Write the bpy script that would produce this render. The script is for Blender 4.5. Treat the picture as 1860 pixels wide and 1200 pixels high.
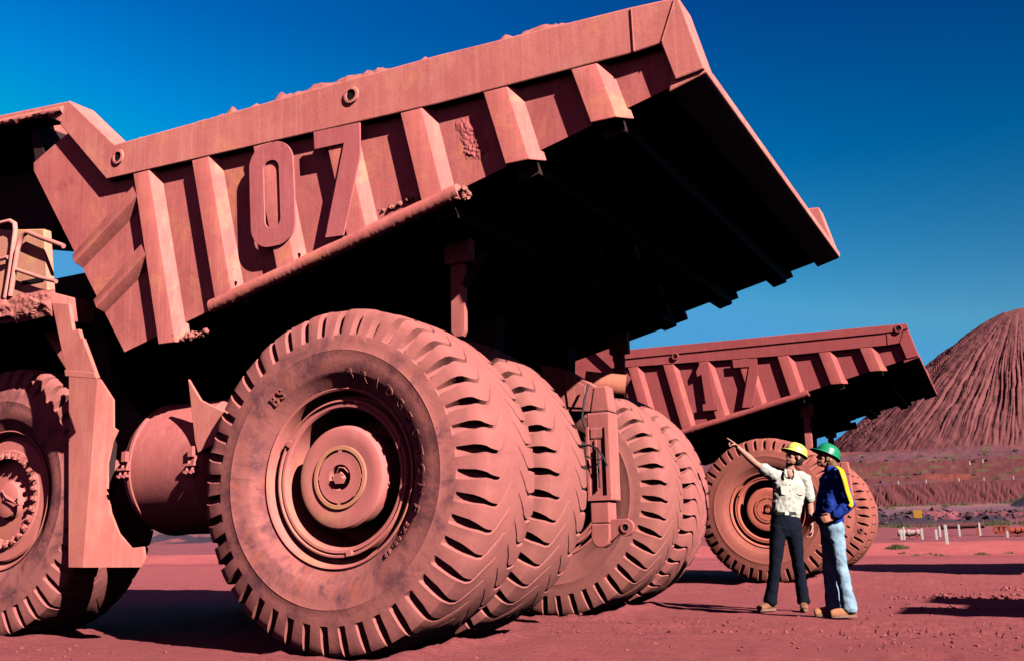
import bpy, bmesh, math, random
import numpy as np
from mathutils import Vector, Matrix
random.seed(7)
R = math.radians
scene = bpy.context.scene
for o in list(bpy.data.objects): bpy.data.objects.remove(o)

# ------------------------------------------------------------ camera
YAW, PITCH, ROLL = 0.457865, 0.219077, -0.019739
CAMP = Vector((4.4873, -5.9301, 0.8014))
cd = bpy.data.cameras.new('camera'); cam = bpy.data.objects.new('camera', cd)
scene.collection.objects.link(cam); scene.camera = cam
Fv = Vector((-math.sin(YAW)*math.cos(PITCH), math.cos(YAW)*math.cos(PITCH), math.sin(PITCH)))
R0 = Vector((math.cos(YAW), math.sin(YAW), 0)); U0 = R0.cross(Fv)
Rv = math.cos(ROLL)*R0 + math.sin(ROLL)*U0; Uv = Rv.cross(Fv)
m = Matrix.Identity(4)
for i, v in enumerate((Rv, Uv, -Fv)):
    for j in range(3): m[j][i] = v[j]
m.translation = CAMP
cam.matrix_world = m
cd.sensor_width = 36; cd.lens = 36*1736.6/1860
cd.clip_start = .05; cd.clip_end = 9000
scene.render.resolution_x = 1024; scene.render.resolution_y = 660

# ------------------------------------------------------------ world and sun
SKYCAP = (.55, 3.0, 7.4, 1)
SUN = Vector((0.769, -0.358, 0.530)).normalized()
w = bpy.data.worlds.new('World'); scene.world = w; w.use_nodes = True
nt = w.node_tree; nt.nodes.clear()
sky = nt.nodes.new('ShaderNodeTexSky'); sky.sky_type = 'NISHITA'; sky.sun_disc = False
sky.sun_elevation = math.asin(SUN.z); sky.sun_rotation = math.atan2(SUN.x, SUN.y)
sky.altitude = 600; sky.air_density = 1.0; sky.dust_density = 0.0; sky.ozone_density = 3.0
hs = nt.nodes.new('ShaderNodeHueSaturation'); hs.inputs['Saturation'].default_value = 1.45
gm = nt.nodes.new('ShaderNodeGamma'); gm.inputs['Gamma'].default_value = 1.0
bg = nt.nodes.new('ShaderNodeBackground'); bg.inputs['Strength'].default_value = .058
wo = nt.nodes.new('ShaderNodeOutputWorld')
nt.links.new(sky.outputs[0], gm.inputs['Color']); nt.links.new(gm.outputs[0], hs.inputs['Color'])
dk_ = nt.nodes.new('ShaderNodeMix'); dk_.data_type = 'RGBA'; dk_.blend_type = 'DARKEN'; dk_.inputs[0].default_value = 1
dk_.inputs[7].default_value = SKYCAP
nt.links.new(hs.outputs[0], dk_.inputs[6])
def wm(op, a, b=None, clamp=False):
    d = nt.nodes.new('ShaderNodeMath'); d.operation = op; d.use_clamp = clamp
    for k, v in enumerate((a, b)):
        if v is None: continue
        if isinstance(v, (int, float)): d.inputs[k].default_value = v
        else: nt.links.new(v, d.inputs[k])
    return d.outputs[0]
tc = nt.nodes.new('ShaderNodeTexCoord'); sx = nt.nodes.new('ShaderNodeSeparateXYZ'); nt.links.new(tc.outputs['Generated'], sx.inputs[0])
side = wm('ADD', wm('MULTIPLY', sx.outputs[0], -.897), wm('MULTIPLY', sx.outputs[1], -.442))     # polarised band across the sky
side = wm('MINIMUM', wm('MAXIMUM', side, -.6), .6)
low = wm('SUBTRACT', 1, wm('DIVIDE', sx.outputs[2], .50), True)
gG = wm('MULTIPLY', wm('POWER', math.exp(1.15), side), wm('ADD', wm('MULTIPLY', low, 1.8), .66))
gB = wm('MULTIPLY', wm('POWER', math.exp(.85), side), wm('ADD', wm('MULTIPLY', low, .50), .98/1.11))
gR = wm('MULTIPLY', wm('POWER', math.exp(1.2), side), wm('ADD', wm('MULTIPLY', low, 2.2), .9))
back = wm('MINIMUM', wm('MAXIMUM', wm('ADD', wm('MULTIPLY', sx.outputs[1], 1.2), .5), .28), 1)
up_ = wm('MINIMUM', wm('MAXIMUM', wm('SUBTRACT', 1.9, wm('MULTIPLY', sx.outputs[2], 1.3)), .4), 1)
back = wm('MULTIPLY', back, up_)
sc_ = nt.nodes.new('ShaderNodeSeparateColor'); cc_ = nt.nodes.new('ShaderNodeCombineColor'); nt.links.new(dk_.outputs[2], sc_.inputs[0])
for k, g_ in enumerate((gR, gG, gB)): nt.links.new(wm('MULTIPLY', wm('MINIMUM', wm('MULTIPLY', sc_.outputs[k], g_), (.6, 2.7, 5.3)[k]), back) if k else wm('ADD', wm('MINIMUM', wm('MULTIPLY', sc_.outputs[0], g_), .6), wm('MULTIPLY', wm('SUBTRACT', 1, back), 1.3)), cc_.inputs[k])  # red fill added to the unseen sky behind and overhead, tinting the shade
nt.links.new(cc_.outputs[0], bg.inputs['Color']); nt.links.new(bg.outputs[0], wo.inputs['Surface'])
sl = bpy.data.lights.new('sun', 'SUN'); sl.energy = 5; sl.angle = R(.5); sl.color = (1, .96, .9)
so = bpy.data.objects.new('sun', sl); scene.collection.objects.link(so)
so.rotation_euler = (-SUN).to_track_quat('-Z', 'Y').to_euler()
scene.view_settings.view_transform = 'Standard'; scene.view_settings.look = 'None'
scene.view_settings.gamma = 1; scene.view_settings.use_curve_mapping = False
scene.view_settings.exposure = 1.15
scene.render.engine = 'CYCLES'
scene.cycles.max_bounces = 5; scene.cycles.diffuse_bounces = 0; scene.cycles.glossy_bounces = 0

# ------------------------------------------------------------ helpers
class MB:
    def __init__(s): s.v = []; s.f = []
    def add(s, vs, fs):
        o = len(s.v); s.v += [tuple(v) for v in vs]; s.f += [tuple(i+o for i in f) for f in fs]; return s
    def box(s, x0, x1, y0, y1, z0, z1):
        v = [(x, y, z) for z in (z0, z1) for y in (y0, y1) for x in (x0, x1)]
        return s.add(v, [(0,2,3,1),(4,5,7,6),(0,1,5,4),(2,6,7,3),(0,4,6,2),(1,3,7,5)])
    def prism(s, poly, y0, y1):           # polygon in XZ, extruded along Y
        n = len(poly)
        a = sum(poly[i][0]*poly[(i+1)%n][1]-poly[(i+1)%n][0]*poly[i][1] for i in range(n))
        if a < 0: poly = poly[::-1]
        g = lambda y: y if callable(y) else (lambda x, z: y)
        f0, f1 = g(y0), g(y1)
        v = [(x, f0(x, z), z) for x, z in poly] + [(x, f1(x, z), z) for x, z in poly]
        fs = [tuple(range(n)), tuple(range(2*n-1, n-1, -1))]
        fs += [(i, i+n, (i+1)%n+n, (i+1)%n) for i in range(n)]
        return s.add(v, fs)
    def bar(s, p, q, wx, wy, up=(0,0,1)):
        p, q = Vector(p), Vector(q); d = (q-p).normalized(); u = Vector(up)
        a = d.cross(u); a = a.normalized() if a.length > 1e-4 else Vector((1,0,0)); b = a.cross(d)
        vs = [c + a*i*wx/2 + b*j*wy/2 for c in (p, q) for i, j in ((-1,-1),(1,-1),(1,1),(-1,1))]
        return s.add(vs, [(3,2,1,0),(4,5,6,7),(0,1,5,4),(1,2,6,5),(2,3,7,6),(3,0,4,7)])
    def tube(s, pts, r, n=12, caps=True):
        pts = [Vector(p) for p in pts]; rr = r if isinstance(r, (list, tuple)) else [r]*len(pts)
        vs = []; prev = None
        for i, p in enumerate(pts):
            t = (pts[min(i+1, len(pts)-1)]-pts[max(i-1, 0)]).normalized()
            if prev is None:
                a = t.cross(Vector((0,0,1))); a = a.normalized() if a.length > 1e-3 else Vector((1,0,0))
            else: a = (prev-t*prev.dot(t)).normalized()
            prev = a; b = t.cross(a)
            vs += [p+(a*math.cos(2*math.pi*k/n)+b*math.sin(2*math.pi*k/n))*rr[i] for k in range(n)]
        fs = [(i*n+k, i*n+(k+1)%n, (i+1)*n+(k+1)%n, (i+1)*n+k) for i in range(len(pts)-1) for k in range(n)]
        if caps: fs += [tuple(range(n-1, -1, -1)), tuple((len(pts)-1)*n+k for k in range(n))]
        return s.add(vs, fs)
    def lathe(s, prof, n=72, c=(0,0,0), a0=0, a1=2*math.pi):  # (y, r) about Y axis; closed loop angle unless partial
        full = abs(a1-a0-2*math.pi) < 1e-6; m_ = n if full else n+1
        vs = []
        for k in range(m_):
            t = a0+(a1-a0)*k/n
            vs += [(c[0]+r*math.cos(t), c[1]+y, c[2]+r*math.sin(t)) for y, r in prof]
        L = len(prof); fs = []
        for k in range(n):
            k2 = (k+1) % m_
            for i in range(L-1): fs.append((k*L+i, k2*L+i, k2*L+i+1, k*L+i+1))
        return s.add(vs, fs)
    def build(s, name, mat, parent=None, loc=(0,0,0), rot=(0,0,0), bevel=0, smooth=35, seg=2):
        me = bpy.data.meshes.new(name); me.from_pydata(s.v, [], s.f); me.update()
        bm = bmesh.new(); bm.from_mesh(me)
        bmesh.ops.remove_doubles(bm, verts=bm.verts, dist=1e-5)
        bmesh.ops.recalc_face_normals(bm, faces=bm.faces)
        if bevel:
            es = [e for e in bm.edges if len(e.link_faces) == 2 and e.calc_face_angle(0) > R(25)]
            bmesh.ops.bevel(bm, geom=es, offset=bevel, segments=seg, affect='EDGES', profile=.5, clamp_overlap=True)
        bm.to_mesh(me); bm.free()
        return link(name, me, mat, parent, loc, rot, 18 if bevel and smooth == 35 else smooth)
def link(name, me, mat, parent=None, loc=(0,0,0), rot=(0,0,0), smooth=35):
    if smooth:
        me.shade_smooth(); me.set_sharp_from_angle(angle=R(smooth))
    if mat: me.materials.append(mat)
    o = bpy.data.objects.new(name, me); scene.collection.objects.link(o)
    o.parent = parent; o.location = loc; o.rotation_euler = rot
    return o
def empty(name, loc=(0,0,0), rz=0, parent=None):
    o = bpy.data.objects.new(name, None); scene.collection.objects.link(o)
    o.location = loc; o.rotation_euler = (0, 0, rz); o.parent = parent; o.empty_display_size = .3
    return o
def tag(o, label=None, cat=None, group=None, kind=None):
    if label: o['label'] = label
    if cat: o['category'] = cat
    if group: o['group'] = group
    if kind: o['kind'] = kind
    return o
def grid_mesh(name, V, F):
    me = bpy.data.meshes.new(name)
    me.vertices.add(len(V)); me.vertices.foreach_set('co', np.asarray(V, np.float32).ravel())
    F = np.asarray(F, np.int32); k = F.shape[1]
    me.loops.add(F.size); me.loops.foreach_set('vertex_index', F.ravel())
    me.polygons.add(len(F)); me.polygons.foreach_set('loop_start', np.arange(0, F.size, k, dtype=np.int32))
    me.update(calc_edges=True); me.validate(); return me

# numpy value noise
_rng = np.random.RandomState(3); _T = _rng.rand(256, 256)
def vn(x, y):
    x = np.asarray(x, float); y = np.asarray(y, float)
    xi = np.floor(x).astype(int); yi = np.floor(y).astype(int); fx = x-xi; fy = y-yi
    fx = fx*fx*(3-2*fx); fy = fy*fy*(3-2*fy)
    g = lambda i, j: _T[i & 255, j & 255]
    return (g(xi, yi)*(1-fx)+g(xi+1, yi)*fx)*(1-fy)+(g(xi, yi+1)*(1-fx)+g(xi+1, yi+1)*fx)*fy
def fbm(x, y, o=4):
    s = 0; a = .5
    for k in range(o):
        s = s+a*vn(x*2**k+17*k, y*2**k+31*k); a *= .5
    return s
def sstep(a, b, x):
    t = np.clip((x-a)/(b-a), 0, 1); return t*t*(3-2*t)

# ------------------------------------------------------------ materials
def node_mat(name, rough=.85, spec=.25):
    mt = bpy.data.materials.new(name); mt.use_nodes = True
    n = mt.node_tree; b = n.nodes['Principled BSDF']
    b.inputs['Roughness'].default_value = rough; b.inputs['Specular IOR Level'].default_value = spec
    return mt, n, b
def N(n, t, **kw):
    d = n.nodes.new(t)
    for k, v in kw.items():
        if k in d.inputs: d.inputs[k].default_value = v
        else: setattr(d, k, v)
    return d
def noise(n, co, scale, detail=6, rough=.6, dist=0):
    d = N(n, 'ShaderNodeTexNoise'); d.inputs['Scale'].default_value = scale; d.inputs['Detail'].default_value = detail
    d.inputs['Roughness'].default_value = rough; d.inputs['Distortion'].default_value = dist
    if co is not None: n.links.new(co, d.inputs['Vector'])
    return d.outputs['Fac']
def ramp(n, fac, a, b):
    d = N(n, 'ShaderNodeMapRange'); d.inputs['From Min'].default_value = a; d.inputs['From Max'].default_value = b
    n.links.new(fac, d.inputs['Value']); return d.outputs['Result']
def mix(n, fac, A, B, bt='MIX'):
    d = N(n, 'ShaderNodeMix'); d.data_type = 'RGBA'; d.blend_type = bt
    if isinstance(fac, (int, float)): d.inputs[0].default_value = fac
    else: n.links.new(fac, d.inputs[0])
    for k, c in ((6, A), (7, B)):
        if isinstance(c, tuple): d.inputs[k].default_value = (*c, 1)
        else: n.links.new(c, d.inputs[k])
    return d.outputs[2]
def mapping(n, co, sc=(1,1,1), rot=(0,0,0)):
    d = N(n, 'ShaderNodeMapping'); d.inputs['Scale'].default_value = sc; d.inputs['Rotation'].default_value = rot
    n.links.new(co, d.inputs['Vector']); return d.outputs[0]
def bump(n, b, h, st, dist=.02):
    d = N(n, 'ShaderNodeBump'); d.inputs['Strength'].default_value = st; d.inputs['Distance'].default_value = dist
    n.links.new(h, d.inputs['Height']); n.links.new(d.outputs[0], b.inputs['Normal'])
def mul(n, a, b_):
    d = N(n, 'ShaderNodeMath'); d.operation = 'MULTIPLY'
    n.links.new(a, d.inputs[0])
    if isinstance(b_, (int, float)): d.inputs[1].default_value = b_
    else: n.links.new(b_, d.inputs[1])
    return d.outputs[0]

def dusty(name, base=(.50,.13,.115), dark=(.30,.07,.075), paint=(.60,.27,.07), pamt=.0, grime=.5, streak=True, bst=.35):
    mt, n, b = node_mat(name, .8, .25)
    co = N(n, 'ShaderNodeTexCoord').outputs['Object']
    big = ramp(n, noise(n, co, 1.3, 8, .72, .5), .40, .64)
    c = mix(n, mul(n, big, grime*1.1), base, dark)
    pale = ramp(n, noise(n, mapping(n, co, (1, 1, .45)), 2.6, 8, .75, .5), .50, .66)
    c = mix(n, mul(n, pale, .45), c, (min(1, base[0]*1.18), base[1]*1.55, base[2]*1.5))
    if streak:
        st = ramp(n, noise(n, mapping(n, co, (16, 16, .55)), 1.0, 6, .7), .45, .75)
        c = mix(n, mul(n, st, .55), c, dark)
        st2 = ramp(n, noise(n, mapping(n, co, (30, 30, .8)), 1.0, 4, .6, .3), .52, .72)
        c = mix(n, mul(n, st2, .30), c, (min(1, base[0]*1.25), base[1]*1.7, base[2]*1.7))
    if pamt:
        pm = ramp(n, noise(n, co, 2.3, 8, .72, .6), .52, .66)
        c = mix(n, mul(n, pm, pamt), c, paint)
    sp = ramp(n, noise(n, co, 55, 4, .7), .60, .72)
    c = mix(n, mul(n, sp, .3), c, (dark[0]*.55, dark[1]*.5, dark[2]*.6))
    sp2 = ramp(n, noise(n, co, 7, 8, .78, .3), .56, .70)
    c = mix(n, mul(n, sp2, .5), c, dark)
    sp3 = ramp(n, noise(n, co, 3.1, 9, .8, .8), .60, .66)
    c = mix(n, mul(n, sp3, .35), c, (dark[0]*.7, dark[1]*.6, dark[2]*.75))
    n.links.new(c, b.inputs['Base Color'])
    bump(n, b, noise(n, co, 45, 8, .75), bst, .006)
    return mt
M = {}
M['body'] = dusty('dusty_body_steel', base=(.60,.145,.128), dark=(.33,.066,.072), pamt=.45, paint=(.72,.27,.11))
M['rib'] = dusty('dusty_rib_steel', base=(.62,.155,.130), dark=(.38,.082,.080), pamt=.55, paint=(.70,.25,.12))
M['rail'] = dusty('dusty_rail_steel', base=(.66,.185,.155), dark=(.42,.095,.088), pamt=.4, paint=(.76,.30,.13))
M['body_dark'] = dusty('shade_dark_steel', base=(.045,.015,.015), dark=(.02,.008,.008), grime=.8)  # shade under the truck put into this near-black colour
M['chassis'] = dusty('dusty_chassis', base=(.50,.13,.11), dark=(.28,.07,.07))
M['digit'] = dusty('number_plate_steel', base=(.56,.13,.13), dark=(.36,.075,.085), pamt=0)
M['rim'] = dusty('dusty_wheel_steel', base=(.52,.14,.12), dark=(.40,.095,.09), streak=False, pamt=.25, bst=.2)
M['hub'] = dusty('dusty_hub_steel', base=(.52,.14,.125), dark=(.42,.11,.11), streak=False, pamt=.35, paint=(.56,.32,.09), bst=.15)
M['hubring'] = dusty('hub_ring_paint', base=(.54,.21,.11), dark=(.50,.15,.10), streak=False, pamt=.8, paint=(.56,.36,.08), bst=.15)
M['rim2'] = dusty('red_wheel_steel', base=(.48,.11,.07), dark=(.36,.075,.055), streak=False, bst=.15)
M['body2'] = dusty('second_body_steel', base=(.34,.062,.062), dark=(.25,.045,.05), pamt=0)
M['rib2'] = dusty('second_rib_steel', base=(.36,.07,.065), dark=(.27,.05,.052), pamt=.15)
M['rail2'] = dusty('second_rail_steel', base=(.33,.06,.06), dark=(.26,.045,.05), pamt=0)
M['flap'] = dusty('guard_plate_steel', base=(.56,.16,.13), dark=(.42,.10,.085), pamt=.2, paint=(.62,.24,.14))
M['cabpaint'] = dusty('cab_panel_paint', base=(.60,.24,.15), dark=(.50,.15,.12), pamt=.6, paint=(.68,.36,.13))
M['pipe'] = dusty('handrail_paint', base=(.62,.22,.18), dark=(.5,.13,.12), streak=False)
M['tank'] = dusty('drum_steel', base=(.50,.125,.11), dark=(.34,.08,.08), grime=.6)

def tyre_mat(name, base, dark, orange, amt=.8):
    mt, n, b = node_mat(name, .9, .15)
    co = N(n, 'ShaderNodeTexCoord').outputs['Object']
    sx = N(n, 'ShaderNodeSeparateXYZ'); n.links.new(co, sx.inputs[0])
    cz = sx.outputs['Z']
    at = N(n, 'ShaderNodeMath'); at.operation = 'ARCTAN2'; n.links.new(cz, at.inputs[0]); n.links.new(sx.outputs['X'], at.inputs[1])
    ln = N(n, 'ShaderNodeVectorMath'); ln.operation = 'LENGTH'
    cb = N(n, 'ShaderNodeCombineXYZ'); n.links.new(sx.outputs['X'], cb.inputs[0]); n.links.new(cz, cb.inputs[1])
    n.links.new(cb.outputs[0], ln.inputs[0])
    pv = N(n, 'ShaderNodeCombineXYZ'); n.links.new(mul(n, at.outputs[0], 3.2), pv.inputs[0]); n.links.new(mul(n, ln.outputs['Value'], 2.4), pv.inputs[1])
    n.links.new(sx.outputs['Y'], pv.inputs[2])
    big = ramp(n, noise(n, pv.outputs[0], 1.5, 7, .68, .5), .44, .58)
    fine = ramp(n, noise(n, co, 9, 8, .75, .4), .35, .7)
    # stains sit on the flank below the lugs
    flank = N(n, 'ShaderNodeMapRange'); flank.inputs['From Min'].default_value = 1.14; flank.inputs['From Max'].default_value = 1.06
    n.links.new(ln.outputs['Value'], flank.inputs['Value'])
    fl2 = N(n, 'ShaderNodeMapRange'); fl2.inputs['From Min'].default_value = 0; fl2.inputs['From Max'].default_value = 1
    fl2.inputs['To Min'].default_value = .22; fl2.inputs['To Max'].default_value = 1
    n.links.new(flank.outputs[0], fl2.inputs['Value'])
    c = mix(n, mul(n, mul(n, mul(n, big, fl2.outputs[0]), amt), ramp(n, noise(n, co, 5, 6, .7), .3, .6)), base, dark)
    org = ramp(n, noise(n, pv.outputs[0], 2.1, 5, .6, .2), .57, .66)
    c = mix(n, mul(n, mul(n, org, fl2.outputs[0]), .5*amt), c, orange)
    c = mix(n, mul(n, fine, .28), c, (base[0]*.6, base[1]*.6, base[2]*.7))
    scr = ramp(n, noise(n, mapping(n, co, (3, 9, 3)), 6, 6, .8, 1.5), .63, .68)
    c = mix(n, mul(n, scr, .35), c, (dark[0], dark[1], dark[2]))
    n.links.new(c, b.inputs['Base Color'])
    bump(n, b, noise(n, co, 30, 9, .75), .45, .008)
    return mt
M['tyre'] = tyre_mat('dusty_tyre_rubber', (.375,.112,.098), (.105,.036,.048), (.44,.10,.05), .85)
M['tyre_inner'] = tyre_mat('dust_caked_tyre_rubber', (.34,.105,.09), (.20,.06,.065), (.45,.12,.06), .4)
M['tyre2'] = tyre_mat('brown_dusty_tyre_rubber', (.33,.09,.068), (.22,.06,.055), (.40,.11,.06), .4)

def plain(name, col, rough=.7, spec=.4, var=.15, sc=20, bs=.1):
    mt, n, b = node_mat(name, rough, spec)
    co = N(n, 'ShaderNodeTexCoord').outputs['Object']
    f = ramp(n, noise(n, co, sc, 5, .65), .3, .7)
    c = mix(n, f, tuple(x*(1-var) for x in col), tuple(min(1, x*(1+var)) for x in col))
    n.links.new(c, b.inputs['Base Color'])
    if bs: bump(n, b, noise(n, co, sc*3, 4, .6), bs, .004)
    return mt

# ground
def ground_mat():
    mt, n, b = node_mat('red_ore_ground', .95, .1)
    co = N(n, 'ShaderNodeTexCoord').outputs['Object']
    at = N(n, 'ShaderNodeAttribute'); at.attribute_name = 'tint'
    big = ramp(n, noise(n, co, .35, 6, .65, .5), .3, .7)
    c = mix(n, mul(n, big, .45), at.outputs['Color'], mix(n, 1.0, at.outputs['Color'], (.72,.62,.72), 'MULTIPLY'))
    trk = ramp(n, noise(n, mapping(n, co, (.5, 7, 1), (0,0,R(6))), 1.0, 7, .72, .25), .48, .66)
    c = mix(n, mul(n, trk, .45), c, mix(n, 1.0, at.outputs['Color'], (.58,.52,.62), 'MULTIPLY'))
    gr = ramp(n, noise(n, co, 28, 8, .8), .5, .68)
    c = mix(n, mul(n, gr, .45), c, mix(n, 1.0, at.outputs['Color'], (.5,.45,.5), 'MULTIPLY'))
    dk2 = ramp(n, noise(n, mapping(n, co, (1, 3.5, 1)), 3.5, 8, .8, .6), .56, .66)
    c = mix(n, mul(n, dk2, .45), c, mix(n, 1.0, at.outputs['Color'], (.5,.42,.48), 'MULTIPLY'))
    pk = ramp(n, noise(n, co, 2.2, 6, .7, .4), .5, .7)
    c = mix(n, mul(n, pk, .30), c, mix(n, 1.0, at.outputs['Color'], (1.35,1.35,1.2), 'MULTIPLY'))
    n.links.new(c, b.inputs['Base Color'])
    h1 = noise(n, co, 18, 10, .75); h2 = noise(n, mapping(n, co, (1, 9, 1), (0,0,R(4))), 1.5, 7, .7)
    ad = N(n, 'ShaderNodeMath'); ad.operation = 'ADD'; n.links.new(h1, ad.inputs[0]); n.links.new(h2, ad.inputs[1])
    bump(n, b, ad.outputs[0], 1.0, .05)
    return mt
M['ground'] = ground_mat()
M['clod'] = plain('ore_clod', (.24,.06,.062), .95, .1, .35, 30, .3)
M['rubble'] = plain('dark_ore_rubble', (.085,.04,.055), .95, .1, .5, .5, .3)
M['dirtplate'] = plain('caked_plate_dirt', (.50,.12,.115), .95, .1, .2, 24, .5)
M['dirt'] = plain('caked_ore_dirt', (.40,.12,.10), .95, .1, .35, 24, .8)

# ------------------------------------------------------------ ground sheet with pile
def cone_h(x, y):
    d = 260.; az = R(-1.6)
    cx = CAMP.x + d*math.sin(-az)+4; cy = CAMP.y + d*math.cos(az)
    dx, dy = x-cx, y-cy; rho = np.hypot(dx, dy); th = np.arctan2(dx, -dy)
    wx = th*50
    wob = (fbm(rho*.05+9, th*5)-.5)*1.5
    r1 = 1-np.abs(2*vn(wx*.55+wob*1.4, rho*.022+3)-1)
    r2 = 1-np.abs(2*vn(wx*1.6+wob*3, rho*.05+7)-1)
    r3 = vn(wx*3.2+wob*5, rho*.08)
    r4 = vn(wx*6.5+wob*7, rho*.3)
    rill = (r1**4)*.8*vn(wx*.3, rho*.05+2)*1.6+(r2**4)*1.0*(.3+vn(wx*.8, rho*.06))+r3*.75+r4*.45
    fade = sstep(4, 30, rho)*(1-.6*sstep(34, 60, rho)-.3*sstep(60, 84, rho))*(.45+1.1*fbm(x*.06+7, y*.06, 3))
    z = 58.6 - .80*np.sqrt(np.maximum(rho, 0)**2+10**2)+.80*10*.72-2.0
    z = np.minimum(z, 55.3+.6*fbm(x*.2, y*.2)+ 2.6*sstep(22, 0, rho))
    z += .10*np.maximum(rho-58, 0)*1.2
    return z - rill*.62*fade + (fbm(x*.6, y*.6, 3)-.5)*.8 + (fbm(x*.16+3, y*.16, 3)-.5)*2.2*fade, rho
CONTACTS = [(0,0),(0,1.08),(0,4.0),(0,5.08),(-4.36,.36),(-4.36,4.72),(.71,12.16),(.71,13.24),(.71,16.16),(.71,17.24)]
def ground_h(x, y):
    r = y-CAMP.y
    jit = (fbm(x*.05, y*.05)-.5)
    n1 = fbm(x*.8, y*.8); n2 = fbm(x*3.2, y*3.2, 3)
    z = (n1-.48)*.07*sstep(1, 8, np.hypot(x-CAMP.x, r)) + (n2-.47)*.030
    # dust pushed up round the tyres, shallow ruts along the yard
    for tx, ty in CONTACTS:
        dx_ = np.maximum(np.abs(x-tx)-.36, 0); dy_ = np.maximum(np.abs(y-ty-.485)-.42, 0); dd = np.hypot(dx_, dy_)
        z = z + .055*np.exp(-((dd-.14)/.13)**2)*(.3+1.3*fbm(x*5, y*5, 3)) - .02*(dd < .02)
    z = z - .030*sstep(.56, .66, fbm(x*.22+2, y*1.3+.35*x*.1, 3))*(.4+.9*fbm(x*7, y*7, 2)) + .012*(vn(x*11, y*3)-.5)*sstep(.5, .6, fbm(x*.3, y*.9))
    for ty_, sl in ((3.1, .06), (4.05, .06), (9.6, -.03), (10.6, -.03)):
        q = y-ty_-sl*(x-2)-.15*(fbm(x*.3, ty_)-.5)
        on_ = np.exp(-(q/.36)**6)*sstep(.38, .52, fbm(x*.35+ty_, y*.2))
        z = z - on_*(.010+.014*(np.abs(((x*2.4+np.abs(q)*2.2) % 1)-.5) < .22))
    z = np.where(r < 46, z, 0)
    ed = jit*2
    # long low berm, then a bench, rubble strip, embankment and rising slopes
    berm = sstep(42.5, 48, r+ed*.5)
    prof = np.interp(r, [0, 49, 60, 92, 100, 112, 128, 136, 152, 156, 205, 240, 900, 4000],
                        [0, .0, .30, 1.15, 1.9, 2.5, 3.5, 4.2, 7.8, 7.9, 16.7, 19.2, 30, 30])
    z = z + berm*(.44+.05*fbm(x*.3, y*.3)) + prof
    z = z + berm*(fbm(x*.7, y*.7)-.5)*.16
    ext = sstep(90, 96, r)*(1-sstep(104, 110, r+ed*3))
    z = z + ext*np.maximum(fbm(x*.35, y*.35)-.38, 0)*2.4
    em = sstep(134, 138, r)*(1-sstep(150, 154, r))
    u = x*1.1+(r-136)*.30+2.2*fbm(x*.2, r*.2)
    z = z + em*((1-np.abs(2*vn(u*1.5, r*.05)-1))**3)*-.45*(.3+1.2*vn(x*.1+4, 0*x))
    rough = sstep(154, 162, r)
    z = z + rough*(fbm(x*.045, y*.12)-.5)*2.6 + rough*(fbm(x*.7, y*.7, 3)-.5)*.35
    # spoil heap at the right, behind the bench
    h = np.maximum(0, 4.6-np.hypot((x-14.5), (y-124)*.6)*.55)
    z = z + np.where(h > 0, h*(.75+.5*fbm(x*.6, y*.6)), 0)
    return z, h
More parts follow.
